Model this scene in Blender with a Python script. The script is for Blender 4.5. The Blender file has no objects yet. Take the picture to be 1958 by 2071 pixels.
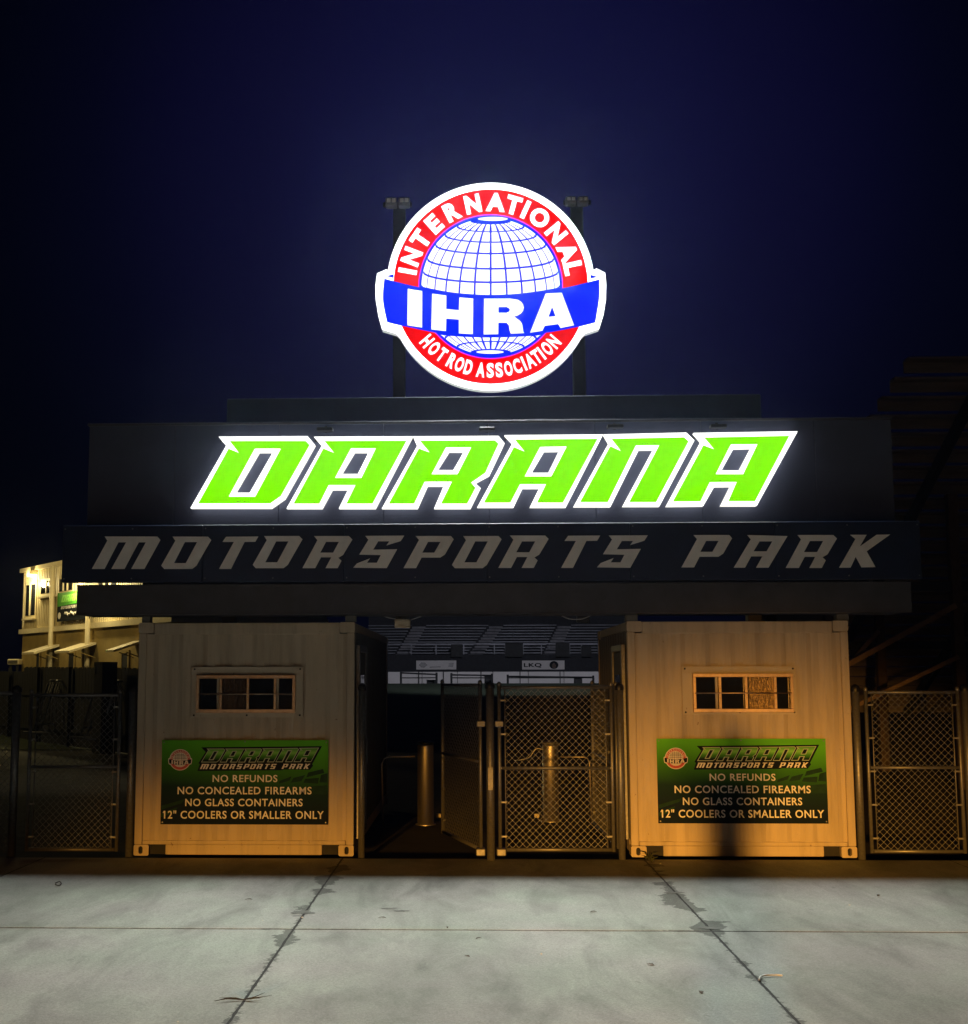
import bpy, math, random
from mathutils import Vector, Matrix
from mathutils.geometry import tessellate_polygon
random.seed(7)
S = bpy.context.scene
COL = S.collection
R = math.radians

# ------------------------------------------------------------------ camera
CAMP = Vector((-0.2327, -14.994, 2.0018))
PIT, YAW, ROL, FPX, CXP, CYP = 0.1215, -0.0352, -0.0016, 2696.66, 979 - 125.17, 1035.5
cp, sp, cy_, sy_ = math.cos(PIT), math.sin(PIT), math.cos(YAW), math.sin(YAW)
FW = Vector((sy_ * cp, cy_ * cp, sp)); RT0 = Vector((cy_, -sy_, 0)); UP0 = RT0.cross(FW)
RT = RT0 * math.cos(ROL) + UP0 * math.sin(ROL); UP = UP0 * math.cos(ROL) - RT0 * math.sin(ROL)
cam = bpy.data.cameras.new("camera"); camo = bpy.data.objects.new("camera", cam); COL.objects.link(camo)
cam.sensor_fit = 'HORIZONTAL'; cam.sensor_width = 36; cam.lens = 36 * FPX / 1958
cam.shift_x = 125.17 / 1958; cam.clip_end = 2000
M = Matrix((RT, UP, -FW)).transposed().to_4x4(); M.translation = CAMP
camo.matrix_world = M; S.camera = camo

def ray(px, py):
    return FW + RT * ((px - CXP) / FPX) - UP * ((py - CYP) / FPX)
def at(px, py, Y):                      # photo pixel -> point on the plane y = Y
    d = ray(px, py); return CAMP + d * ((Y - CAMP.y) / d.y)
def gnd(px, py, z=0.0):                 # photo pixel -> point on the ground
    d = ray(px, py); return CAMP + d * ((z - CAMP.z) / d.z)

# ------------------------------------------------------------------ world, exposure, lamps
S.view_settings.view_transform = 'Standard'; S.view_settings.look = 'None'
S.view_settings.exposure = 0; S.view_settings.gamma = 1
W = bpy.data.worlds.new("World"); S.world = W; W.use_nodes = True
nt = W.node_tree; bg = nt.nodes['Background']
sky = nt.nodes.new('ShaderNodeTexSky'); sky.sky_type = 'NISHITA'; sky.sun_disc = False
sky.sun_elevation = R(-6.0); sky.sun_rotation = R(180); sky.altitude = 200
geo = nt.nodes.new('ShaderNodeTexCoord')
dot = nt.nodes.new('ShaderNodeVectorMath'); dot.operation = 'DOT_PRODUCT'
g = Vector((0.03, 0.94, 0.364)).normalized(); dot.inputs[1].default_value = g
nt.links.new(geo.outputs['Generated'], dot.inputs[0])
ramp = nt.nodes.new('ShaderNodeValToRGB')
ramp.color_ramp.interpolation = 'B_SPLINE'
e = ramp.color_ramp.elements
e[0].position = 0.915; e[0].color = (0.0002, 0.0005, 0.0022, 1)
e[1].position = 1.0; e[1].color = (0.0050, 0.0058, 0.044, 1)
m = e.new(0.957); m.color = (0.0006, 0.0010, 0.0062, 1)
m = e.new(0.985); m.color = (0.0034, 0.0028, 0.026, 1)
nt.links.new(dot.outputs['Value'], ramp.inputs[0])
mixs = nt.nodes.new('ShaderNodeMix'); mixs.data_type = 'RGBA'; mixs.blend_type = 'ADD'; mixs.inputs[0].default_value = 0.003
nt.links.new(ramp.outputs[0], mixs.inputs[6]); nt.links.new(sky.outputs[0], mixs.inputs[7])
nt.links.new(mixs.outputs[2], bg.inputs[0]); bg.inputs[1].default_value = 0.85

def lamp(name, kind, loc, target, power, color, **k):
    l = bpy.data.lights.new(name, kind); l.energy = power; l.color = color
    for a, v in k.items(): setattr(l, a, v)
    o = bpy.data.objects.new(name, l); COL.objects.link(o); o.location = loc
    if target is not None:
        o.rotation_euler = (Vector(target) - Vector(loc)).to_track_quat('-Z', 'Y').to_euler()
    return o
# unseen area lamps added at the two lit signs to brighten the forecourt
lamp("letter_sign_fill", 'AREA', (-0.1, -0.20, 4.55), (-0.1, -6.2, 4.55), 390, (0.92, 1.0, 0.86), shape='RECTANGLE', size=6.6, size_y=0.6)
lamp("roundel_sign_fill", 'AREA', at(992, 580, 0.27), at(992, 580, 0.27) + Vector((0, -7.5, -0.9)), 1680, (0.97, 1.0, 0.975), shape='DISK', size=2.1)
# low warm lamp on the far side of the forecourt, behind the viewer
lamp("yard_lamp", 'SPOT', (-4.2, -38, 2.35), (3.0, 0.0, -3.0), 108000, (1.0, 0.44, 0.06), spot_size=R(17.5), spot_blend=1.0, shadow_soft_size=0.32)
lamp("yard_lamp", 'SPOT', (-5.4, -38, 2.2), (-2.45, 0.0, -2.7), 78000, (1.0, 0.44, 0.06), spot_size=R(12.6), spot_blend=1.0, shadow_soft_size=0.32)
# hidden behind the gateway: the lamp over the track, lighting the barrier and the far stand
lamp("track_lamp", 'SPOT', (4, 45, 14), (2, 84, 2.5), 10500, (0.92, 0.92, 1.0), spot_size=R(75), spot_blend=0.6, shadow_soft_size=0.3)

# ------------------------------------------------------------------ materials
def mat(name, color, rough=0.6, metal=0.0, var=0.0, vscale=4.0, bump=0.0, bscale=40.0, emit=None, estr=0.0, stretch=(1, 1, 1), spec=0.5):
    mt = bpy.data.materials.new(name); mt.use_nodes = True
    n = mt.node_tree; p = n.nodes['Principled BSDF']
    p.inputs['Base Color'].default_value = (*color, 1); p.inputs['Roughness'].default_value = rough
    p.inputs['Metallic'].default_value = metal; p.inputs['Specular IOR Level'].default_value = spec
    if emit:
        p.inputs['Emission Color'].default_value = (*emit, 1); p.inputs['Emission Strength'].default_value = estr
    if var or bump:
        tc = n.nodes.new('ShaderNodeTexCoord'); mp = n.nodes.new('ShaderNodeMapping'); mp.inputs['Scale'].default_value = stretch
        n.links.new(tc.outputs['Object'], mp.inputs[0])
    if var:
        nz = n.nodes.new('ShaderNodeTexNoise'); nz.inputs['Scale'].default_value = vscale; nz.inputs['Detail'].default_value = 7; nz.inputs['Roughness'].default_value = 0.65
        n.links.new(mp.outputs[0], nz.inputs['Vector'])
        mr = n.nodes.new('ShaderNodeMapRange'); mr.inputs['From Min'].default_value = 0.3; mr.inputs['From Max'].default_value = 0.7
        mr.inputs['To Min'].default_value = 1 - var; mr.inputs['To Max'].default_value = 1 + var * 0.6
        n.links.new(nz.outputs['Fac'], mr.inputs[0])
        vm = n.nodes.new('ShaderNodeVectorMath'); vm.operation = 'SCALE'; vm.inputs[0].default_value = color
        n.links.new(mr.outputs[0], vm.inputs['Scale']); n.links.new(vm.outputs[0], p.inputs['Base Color'])
        rr = n.nodes.new('ShaderNodeMapRange'); rr.inputs['To Min'].default_value = min(1, rough + 0.12); rr.inputs['To Max'].default_value = max(0.05, rough - 0.1)
        n.links.new(nz.outputs['Fac'], rr.inputs[0]); n.links.new(rr.outputs[0], p.inputs['Roughness'])
    if bump:
        nb = n.nodes.new('ShaderNodeTexNoise'); nb.inputs['Scale'].default_value = bscale; nb.inputs['Detail'].default_value = 5
        n.links.new(mp.outputs[0], nb.inputs['Vector'])
        b = n.nodes.new('ShaderNodeBump'); b.inputs['Strength'].default_value = bump; b.inputs['Distance'].default_value = 0.01
        n.links.new(nb.outputs['Fac'], b.inputs['Height']); n.links.new(b.outputs[0], p.inputs['Normal'])
    return mt
def emat(name, color, k):
    mt = bpy.data.materials.new(name); mt.use_nodes = True; n = mt.node_tree
    n.nodes.remove(n.nodes['Principled BSDF'])
    em = n.nodes.new('ShaderNodeEmission'); em.inputs[0].default_value = (*color, 1); em.inputs[1].default_value = k
    n.links.new(em.outputs[0], n.nodes['Material Output'].inputs[0]); return mt

def concrete_mat():
    mt = bpy.data.materials.new("apron_concrete"); mt.use_nodes = True; n = mt.node_tree; L = n.links
    p = n.nodes['Principled BSDF']; p.inputs['Roughness'].default_value = 0.85; p.inputs['Specular IOR Level'].default_value = 0.25
    tc = n.nodes.new('ShaderNodeTexCoord')
    def noise(scale, detail, rough, st=(1, 1, 1), rot=0, dist=0):
        mp = n.nodes.new('ShaderNodeMapping'); mp.inputs['Scale'].default_value = st; mp.inputs['Rotation'].default_value = (0, 0, rot)
        L.new(tc.outputs['Object'], mp.inputs[0])
        z = n.nodes.new('ShaderNodeTexNoise'); z.inputs['Scale'].default_value = scale; z.inputs['Detail'].default_value = detail
        z.inputs['Roughness'].default_value = rough; z.inputs['Distortion'].default_value = dist
        L.new(mp.outputs[0], z.inputs['Vector']); return z.outputs['Fac']
    def rng(s, a, b, c, d):
        r = n.nodes.new('ShaderNodeMapRange'); r.inputs['From Min'].default_value = a; r.inputs['From Max'].default_value = b
        r.inputs['To Min'].default_value = c; r.inputs['To Max'].default_value = d; L.new(s, r.inputs[0]); return r.outputs[0]
    def mul(a, b):
        v = n.nodes.new('ShaderNodeMath'); v.operation = 'MULTIPLY'; L.new(a, v.inputs[0]); L.new(b, v.inputs[1]); return v.outputs[0]
    big = rng(noise(0.55, 5, 0.55, (1, 0.35, 1), 0.25, 0.6), 0.30, 0.70, 0.58, 1.16)
    streak = rng(noise(1.2, 6, 0.6, (1.5, 0.4, 1), 0.5, 0.8), 0.30, 0.52, 0.66, 1.0)
    blot = rng(noise(3.2, 8, 0.7, (1, 0.45, 1), 0.2, 0.3), 0.3, 0.7, 0.86, 1.10)
    fine = rng(noise(55, 4, 0.8), 0.3, 0.7, 0.74, 1.18)
    grit = rng(noise(170, 2, 0.6), 0.3, 0.7, 0.82, 1.12)
    spots = rng(noise(9, 3, 0.5, (1, 1, 1), 0.4), 0.21, 0.27, 0.72, 1.0)
    f = mul(mul(mul(big, streak), mul(blot, fine)), mul(grit, spots))
    hue = noise(0.8, 3, 0.5, (1, 1, 1), 1.3)
    mx = n.nodes.new('ShaderNodeMix'); mx.data_type = 'RGBA'
    mx.inputs[6].default_value = (0.345, 0.375, 0.325, 1); mx.inputs[7].default_value = (0.375, 0.368, 0.345, 1)
    L.new(rng(hue, 0.35, 0.65, 0, 1), mx.inputs[0])
    gp_n = n.nodes.new('ShaderNodeNewGeometry'); sx = n.nodes.new('ShaderNodeSeparateXYZ'); L.new(gp_n.outputs['Position'], sx.inputs[0])
    def m2(op, a, b):
        v = n.nodes.new('ShaderNodeMath'); v.operation = op
        for i, q in enumerate((a, b)):
            if q is None: continue
            if isinstance(q, (int, float)): v.inputs[i].default_value = q
            else: L.new(q, v.inputs[i])
        return v.outputs[0]
    def dist(s, c): return m2('ABSOLUTE', m2('SUBTRACT', s, c), None)
    dx = m2('MINIMUM', dist(sx.outputs['X'], -1.6416), dist(sx.outputs['X'], 1.6569)); dy = dist(sx.outputs['Y'], -4.135)
    wide = rng(noise(1.7, 3, 0.5), 0.45, 0.68, 0.01, 0.20)       # how far the damp creeps from the joint here
    near = rng(sx.outputs['Y'], -4.9, -4.2, 0.30, 1.0)
    edge = rng(noise(14, 6, 0.7), 0.3, 0.7, -0.05, 0.05)
    sm = rng(m2('SUBTRACT', m2('ADD', mul(wide, near), edge), dx), -0.004, 0.012, 0, 1)
    wy = rng(noise(3.1, 3, 0.5), 0.45, 0.7, 0.0, 0.05)
    sy = rng(m2('SUBTRACT', m2('ADD', wy, m2('MULTIPLY', edge, 0.35)), dy), -0.004, 0.012, 0, 1)
    smx = m2('MAXIMUM', sm, m2('MULTIPLY', sy, 0.8))
    dark = rng(smx, 0, 1, 1.0, 0.42)
    f = mul(f, dark)
    vm = n.nodes.new('ShaderNodeVectorMath'); vm.operation = 'SCALE'; L.new(mx.outputs[2], vm.inputs[0]); L.new(f, vm.inputs['Scale'])
    L.new(vm.outputs[0], p.inputs['Base Color'])
    b = n.nodes.new('ShaderNodeBump'); b.inputs['Strength'].default_value = 0.35; b.inputs['Distance'].default_value = 0.006
    L.new(noise(120, 5, 0.7), b.inputs['Height']); L.new(b.outputs[0], p.inputs['Normal'])
    return mt

def paint_mat(name, color, streak=0.25):
    """weathered container paint: rain streaks running down, rust-brown grime"""
    mt = bpy.data.materials.new(name); mt.use_nodes = True; n = mt.node_tree; L = n.links
    p = n.nodes['Principled BSDF']; p.inputs['Roughness'].default_value = 0.7; p.inputs['Specular IOR Level'].default_value = 0.15
    tc = n.nodes.new('ShaderNodeTexCoord')
    def noise(scale, st, detail=6):
        mp = n.nodes.new('ShaderNodeMapping'); mp.inputs['Scale'].default_value = st; L.new(tc.outputs['Object'], mp.inputs[0])
        z = n.nodes.new('ShaderNodeTexNoise'); z.inputs['Scale'].default_value = scale; z.inputs['Detail'].default_value = detail; z.inputs['Roughness'].default_value = 0.65
        L.new(mp.outputs[0], z.inputs['Vector']); return z.outputs['Fac']
    def rng(s, a, b):
        r = n.nodes.new('ShaderNodeMapRange'); r.inputs['From Min'].default_value = a; r.inputs['From Max'].default_value = b; L.new(s, r.inputs[0]); return r.outputs[0]
    def mixc(f, a, bcol):
        mx = n.nodes.new('ShaderNodeMix'); mx.data_type = 'RGBA'; L.new(f, mx.inputs[0])
        if isinstance(a, tuple): mx.inputs[6].default_value = (*a, 1)
        else: L.new(a, mx.inputs[6])
        mx.inputs[7].default_value = (*bcol, 1); return mx.outputs[2]
    def scale(s, k):
        v = n.nodes.new('ShaderNodeMath'); v.operation = 'MULTIPLY'; v.inputs[1].default_value = k; L.new(s, v.inputs[0]); return v.outputs[0]
    dirt = tuple(c * 0.55 for c in color)
    c = mixc(scale(rng(noise(3.5, (2.6, 2.6, 0.22)), 0.45, 0.75), streak * 1.6), color, dirt)
    c = mixc(scale(rng(noise(1.4, (1, 1, 1)), 0.4, 0.75), 0.35), c, tuple(x * 0.75 for x in color))
    c = mixc(scale(rng(noise(16, (1, 1, 0.7), 3), 0.70, 0.76), 0.8), c, (0.12, 0.055, 0.025))
    L.new(c, p.inputs['Base Color'])
    b = n.nodes.new('ShaderNodeBump'); b.inputs['Strength'].default_value = 0.15; b.inputs['Distance'].default_value = 0.004
    L.new(noise(30, (1, 1, 1)), b.inputs['Height']); L.new(b.outputs[0], p.inputs['Normal'])
    return mt

MT = dict(
    concrete=concrete_mat(),
    asphalt=mat("asphalt", (0.035, 0.036, 0.040), 0.9, var=0.35, vscale=3, bump=0.4, bscale=150),
    stain=mat("damp_stain", (0.11, 0.112, 0.098), 0.8, var=0.4, vscale=25, bump=0.3, bscale=120),
    dirt=mat("joint_dirt", (0.016, 0.016, 0.015), 0.95, var=0.4, vscale=40, bump=0.5, bscale=200),
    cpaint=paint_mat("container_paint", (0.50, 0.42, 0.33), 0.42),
    cpaint2=paint_mat("container_shaded_side_paint", (0.13, 0.13, 0.125), 0.35),  # container paint darkened to stand in for shade along the passage
    plate=paint_mat("window_plate_paint", (0.52, 0.45, 0.36), 0.15),
    dark=mat("dark_recess", (0.012, 0.012, 0.013), 0.8, var=0.2),
    alu=mat("aluminium", (0.58, 0.42, 0.30), 0.40, 1.0, var=0.18, vscale=20, bump=0.08, bscale=90),
    galv=mat("galvanised_steel", (0.20, 0.20, 0.21), 0.45, 0.6, var=0.25, vscale=30, bump=0.05, bscale=120),
    wire=mat("galvanised_wire", (0.15, 0.15, 0.155), 0.5, 0.5, var=0.2, vscale=30),
    steel=mat("brushed_stainless", (0.80, 0.74, 0.66), 0.42, 1.0, var=0.12, vscale=14, stretch=(1, 1, 0.15), bump=0.03, bscale=60),
    glass=mat("dark_window_glass", (0.010, 0.011, 0.014), 0.08, spec=0.6),
    smoked=mat("smoked_reeded_glass", (0.05, 0.03, 0.02), 0.25, 0.3, var=0.6, vscale=50, bump=1.0, bscale=60, stretch=(1, 1, 0.2)),
    reeded=mat("reeded_window_glass", (0.20, 0.13, 0.06), 0.22, 0.6, var=0.7, vscale=55, bump=1.0, bscale=70, stretch=(1, 1, 0.5)),
    wall=mat("metal_wall_cladding", (0.060, 0.070, 0.118), 0.55, var=0.12, vscale=2.5, bump=0.06, bscale=20),
    parapet=mat("parapet_cladding", (0.019, 0.025, 0.050), 0.6, var=0.15, vscale=2.5),
    beam=mat("painted_steel_beam", (0.052, 0.052, 0.066), 0.5, var=0.25, vscale=4, bump=0.06, bscale=25),
    flash=mat("bright_flashing", (0.5, 0.5, 0.5), 0.4, 0.5, var=0.1),
    navy=mat("navy_sign_face", (0.006, 0.015, 0.050), 0.5, var=0.2, vscale=3),
    letter=mat("greyed_letter_vinyl", (0.82, 0.78, 0.79), 0.6, var=0.1, vscale=5),
    pole=mat("dark_pole_paint", (0.020, 0.023, 0.036), 0.6, var=0.2),
    lhouse=mat("floodlight_housing", (0.20, 0.21, 0.25), 0.6, 0.0, var=0.1),
    lens=mat("floodlight_lens", (0.9, 0.9, 0.92), 0.5, 0.0, var=0.2, vscale=30),
    black=mat("black_plastic", (0.010, 0.010, 0.011), 0.45),
    rim=emat("white_lit_acrylic", (1.0, 1.0, 0.96), 1.7),
    rimside=emat("white_lit_return", (1.0, 0.98, 0.90), 1.3),
    green=emat("green_lit_acrylic", (0.235, 1.0, 0.0), 1.0),
    lwhite=emat("white_lit_face", (1.0, 1.0, 1.0), 1.25),
    lrim=emat("white_lit_rim", (1.0, 1.0, 1.0), 2.0),
    lred=emat("red_lit_face", (1.0, 0.0, 0.0), 1.0),
    lblue=emat("blue_lit_face", (0.0, 0.013, 1.0), 1.0),
    lline=emat("magenta_lit_edge", (1.0, 0.02, 0.8), 1.0),
    ptext=mat("printed_pale_lettering", (0.74, 0.72, 0.70), 0.8, spec=0.1),
    pblack=mat("printed_black", (0.008, 0.011, 0.014), 0.8, spec=0.1),
    pnavy=mat("printed_navy_shade", (0.016, 0.045, 0.022), 0.8, var=0.3, vscale=9, spec=0.1),
    pred=mat("printed_red", (0.55, 0.10, 0.08), 0.8, spec=0.1),
    pedge=mat("printed_pale_outline", (0.36, 0.44, 0.34), 0.8, spec=0.1),
    pwhite=mat("printed_white", (0.72, 0.66, 0.6), 0.8, spec=0.1),
    corr=mat("corrugated_cladding", (0.66, 0.58, 0.38), 0.5, var=0.1, vscale=3),
    stucco=mat("ochre_render", (0.34, 0.25, 0.085), 0.85, var=0.22, vscale=1.6, bump=0.3, bscale=40),
    trim=mat("cream_trim", (0.70, 0.62, 0.42), 0.5, var=0.1),
    darkfence=mat("dark_slat_fence", (0.010, 0.011, 0.014), 0.7, var=0.3),
    barrier=mat("white_barrier_concrete", (0.62, 0.60, 0.62), 0.7, var=0.12, vscale=0.6),
    stair=mat("stair_concrete", (0.20, 0.20, 0.23), 0.8, var=0.4, vscale=1.5),
    bench=mat("bench_aluminium", (0.15, 0.155, 0.19), 0.45, 0.4, var=0.3, vscale=1.2),
    riser=mat("stand_riser", (0.016, 0.017, 0.024), 0.8, var=0.3),
    grass=mat("dark_grass", (0.020, 0.035, 0.016), 0.95, var=0.5, vscale=2, bump=0.8, bscale=60),
    rust=mat("rusty_primer_steel", (0.10, 0.065, 0.05), 0.7, var=0.3, vscale=8),
    bracelit=mat("warm_lit_brace_steel", (0.30, 0.20, 0.14), 0.6, var=0.3, vscale=8),  # rust colour lightened for the braces; warm light put into the colour
    plank=mat("weathered_plank", (0.20, 0.17, 0.17), 0.75, var=0.35, vscale=3, stretch=(0.3, 3, 3)),
    twig=mat("dry_twig", (0.018, 0.017, 0.013), 0.9, var=0.3, vscale=40),
    weed=mat("dry_weed", (0.05, 0.06, 0.02), 0.9, var=0.3, vscale=40),
    wirewhite=mat("white_plastic_tie", (0.75, 0.75, 0.72), 0.4),
    cable=mat("grey_cable", (0.30, 0.30, 0.33), 0.5),
    pebble=mat("pale_chip", (0.6, 0.58, 0.5), 0.7),
    leaf=mat("dead_leaf", (0.055, 0.045, 0.03), 0.8),
)
def poster_mat():
    mt = bpy.data.materials.new("poster_print"); mt.use_nodes = True; n = mt.node_tree; L = n.links
    p = n.nodes['Principled BSDF']; p.inputs['Roughness'].default_value = 0.75; p.inputs['Specular IOR Level'].default_value = 0.12
    tc = n.nodes.new('ShaderNodeTexCoord'); sep = n.nodes.new('ShaderNodeSeparateXYZ'); L.new(tc.outputs['Generated'], sep.inputs[0])
    a = n.nodes.new('ShaderNodeMath'); a.operation = 'MULTIPLY_ADD'; a.inputs[1].default_value = 0.10; L.new(sep.outputs['X'], a.inputs[0]); L.new(sep.outputs['Z'], a.inputs[2])
    r = n.nodes.new('ShaderNodeValToRGB'); L.new(a.outputs[0], r.inputs[0]); e = r.color_ramp.elements
    e[0].position = 0.20; e[0].color = (0.005, 0.011, 0.020, 1); e[1].position = 1.0; e[1].color = (0.105, 0.44, 0.02, 1)
    q = e.new(0.46); q.color = (0.008, 0.028, 0.020, 1); q = e.new(0.72); q.color = (0.040, 0.17, 0.012, 1)
    L.new(r.outputs[0], p.inputs['Base Color']); return mt
MT['poster'] = poster_mat()
def logo_mat():
    mt = bpy.data.materials.new("logo_print"); mt.use_nodes = True; n = mt.node_tree; L = n.links
    p = n.nodes['Principled BSDF']; p.inputs['Roughness'].default_value = 0.75; p.inputs['Specular IOR Level'].default_value = 0.12
    tc = n.nodes.new('ShaderNodeTexCoord'); sep = n.nodes.new('ShaderNodeSeparateXYZ'); L.new(tc.outputs['Generated'], sep.inputs[0])
    r = n.nodes.new('ShaderNodeValToRGB'); L.new(sep.outputs['Z'], r.inputs[0]); e = r.color_ramp.elements
    e[0].position = 0.12; e[0].color = (0.008, 0.018, 0.012, 1); e[1].position = 1.0; e[1].color = (0.08, 0.30, 0.035, 1)
    q = e.new(0.42); q.color = (0.06, 0.26, 0.02, 1); q = e.new(0.66); q.color = (0.20, 0.52, 0.10, 1)
    L.new(r.outputs[0], p.inputs['Base Color']); return mt
MT['logo'] = logo_mat()

# ------------------------------------------------------------------ mesh helpers
class MB:
    def __init__(s): s.v = []; s.f = []; s.sm = []
    def add(s, vs, fs, smooth=False):
        b = len(s.v); s.v += [Vector(v) for v in vs]
        for f in fs: s.f.append(tuple(b + i for i in f)); s.sm.append(smooth)
        return s
    def box(s, x0, x1, y0, y1, z0, z1):
        return s.add([(x0,y0,z0),(x1,y0,z0),(x1,y1,z0),(x0,y1,z0),(x0,y0,z1),(x1,y0,z1),(x1,y1,z1),(x0,y1,z1)],
                     [(0,3,2,1),(4,5,6,7),(0,1,5,4),(1,2,6,5),(2,3,7,6),(3,0,4,7)])
    def cbox(s, x0, x1, y0, y1, z0, z1, b=0.008):
        """box with chamfered vertical and top edges"""
        b = min(b, (x1-x0)*.3, (y1-y0)*.3, (z1-z0)*.3)
        def ring(i, z): return [(x0+i,y0,z),(x1-i,y0,z),(x1,y0+i,z),(x1,y1-i,z),(x1-i,y1,z),(x0+i,y1,z),(x0,y1-i,z),(x0,y0+i,z)]
        def ringin(z): return [(x0+2*b,y0+b,z),(x1-2*b,y0+b,z),(x1-b,y0+2*b,z),(x1-b,y1-2*b,z),(x1-2*b,y1-b,z),(x0+2*b,y1-b,z),(x0+b,y1-2*b,z),(x0+b,y0+2*b,z)]
        rs = [ringin(z0), ring(b, z0+b), ring(b, z1-b), ringin(z1)]
        vs = [p for r in rs for p in r]; fs = [tuple(range(7,-1,-1)), tuple(range(24,32))]
        for k in range(3):
            for i in range(8): fs.append((k*8+i, k*8+(i+1)%8, (k+1)*8+(i+1)%8, (k+1)*8+i))
        return s.add(vs, fs)
    def bar(s, a, b, w, h=None, up=(0,0,1)):
        a = Vector(a); b = Vector(b); h = h or w; d = (b-a).normalized(); u = Vector(up)
        if abs(d.dot(u)) > 0.95: u = Vector((0,1,0))
        r = d.cross(u).normalized(); u = r.cross(d).normalized(); r = r*(w/2); u = u*(h/2)
        return s.add([a-r-u,a+r-u,a+r+u,a-r+u,b-r-u,b+r-u,b+r+u,b-r+u],
                     [(3,2,1,0),(4,5,6,7),(0,1,5,4),(1,2,6,5),(2,3,7,6),(3,0,4,7)])
    def tube(s, pts, r, n=10, cap=True):
        pts = [Vector(p) for p in pts]; rings = []; 
        for i, p in enumerate(pts):
            d = (pts[min(i+1,len(pts)-1)] - pts[max(i-1,0)]).normalized()
            u = Vector((0,0,1)) if abs(d.z) < 0.9 else Vector((0,1,0))
            a = d.cross(u).normalized(); c = a.cross(d)
            rr = r[i] if isinstance(r, (list, tuple)) else r
            rings.append([p + a*(rr*math.cos(2*math.pi*k/n)) + c*(rr*math.sin(2*math.pi*k/n)) for k in range(n)])
        b = len(s.v); s.add([v for q in rings for v in q], [])
        for i in range(len(rings)-1):
            for k in range(n):
                s.f.append((b+i*n+k, b+i*n+(k+1)%n, b+(i+1)*n+(k+1)%n, b+(i+1)*n+k)); s.sm.append(True)
        if cap:
            s.f.append(tuple(b+k for k in range(n-1,-1,-1))); s.sm.append(False)
            s.f.append(tuple(b+(len(rings)-1)*n+k for k in range(n))); s.sm.append(False)
        return s
    def lathe(s, x, y, prof, n=24):
        b = len(s.v)
        for r, z in prof: s.v += [Vector((x+r*math.cos(2*math.pi*k/n), y+r*math.sin(2*math.pi*k/n), z)) for k in range(n)]
        for i in range(len(prof)-1):
            for k in range(n):
                s.f.append((b+i*n+k, b+i*n+(k+1)%n, b+(i+1)*n+(k+1)%n, b+(i+1)*n+k)); s.sm.append(True)
        s.f.append(tuple(b+(len(prof)-1)*n+k for k in range(n))); s.sm.append(False)
        return s
    def flat(s, loops):
        """filled polygon (first loop outer, the others holes), facing as given"""
        loops = [[Vector(p) for p in l] for l in loops]
        tris = tessellate_polygon(loops); vs = [p for l in loops for p in l]
        return s.add(vs, [tuple(t) for t in tris])
    def prism(s, loops, d):
        """polygon with holes extruded along vector d (away from the viewer)"""
        loops = [[Vector(p) for p in l] for l in loops]; d = Vector(d)
        tris = tessellate_polygon(loops); vs = [p for l in loops for p in l]; n = len(vs)
        s.add(vs + [p + d for p in vs], [tuple(t) for t in tris] + [tuple(n+i for i in reversed(t)) for t in tris])
        b = len(s.v) - 2*n; o = 0
        for l in loops:
            k = len(l)
            for i in range(k):
                s.f.append((b+o+i, b+o+(i+1)%k, b+n+o+(i+1)%k, b+n+o+i)); s.sm.append(False)
            o += k
        return s
    def build(s, name, material, parent=None, recalc=True):
        org = Vector((0,0,0))
        if parent is not None:
            q = parent
            while q is not None: org = org + q.location; q = q.parent
        if parent is None and s.v:
            xs = [v.x for v in s.v]; ys = [v.y for v in s.v]; zs = [v.z for v in s.v]
            base = Vector(((min(xs)+max(xs))/2, (min(ys)+max(ys))/2, min(zs)))
        else: base = org
        me = bpy.data.meshes.new(name); me.from_pydata([v - base for v in s.v], [], s.f); me.update()
        me.polygons.foreach_set("use_smooth", s.sm)
        if recalc:
            import bmesh
            bm = bmesh.new(); bm.from_mesh(me); bmesh.ops.recalc_face_normals(bm, faces=bm.faces); bm.to_mesh(me); bm.free()
        me.materials.append(MT[material] if isinstance(material, str) else material)
        o = bpy.data.objects.new(name, me); COL.objects.link(o)
        if parent is None: o.location = base
        else: o.parent = parent; o.location = base - org
        return o
def tag(o, label, cat, group=None):
    o['label'] = label; o['category'] = cat
    if group: o['group'] = group
    return o
def struct(o): o['kind'] = 'structure'; return o
def thing(name, label, cat, loc, group=None):
    o = bpy.data.objects.new(name, None); COL.objects.link(o); o.location = loc; o.empty_display_size = 0.2
    return tag(o, label, cat, group)

_tc = {}
def glyphs(body, bold=0.0, space=1.0):
    """outline of built-in lettering: verts 2d, faces, bounds"""
    key = (body, bold, space)
    if key not in _tc:
        c = bpy.data.curves.new("tmp_text", 'FONT'); c.body = body; c.offset = bold; c.space_character = space; c.resolution_u = 4
        o = bpy.data.objects.new("tmp_text", c); COL.objects.link(o)
        dg = bpy.context.evaluated_depsgraph_get(); dg.update()
        me = bpy.data.meshes.new_from_object(o.evaluated_get(dg))
        vs = [(v.co.x, v.co.y) for v in me.vertices]; fs = [tuple(p.vertices) for p in me.polygons]
        bpy.data.objects.remove(o); bpy.data.curves.remove(c); bpy.data.meshes.remove(me)
        xs = [v[0] for v in vs]; ys = [v[1] for v in vs]
        _tc[key] = (vs, fs, min(xs), max(xs), min(ys), max(ys))
    return _tc[key]
def text_fit(mb, body, fn, bold=0.0, space=1.0):
    """lettering stretched to the unit square, then mapped by fn(u, v) (v up) to a point"""
    vs, fs, x0, x1, y0, y1 = glyphs(body, bold, space)
    mb.add([fn((x-x0)/(x1-x0), (y-y0)/(y1-y0)) for x, y in vs], fs)
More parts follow.
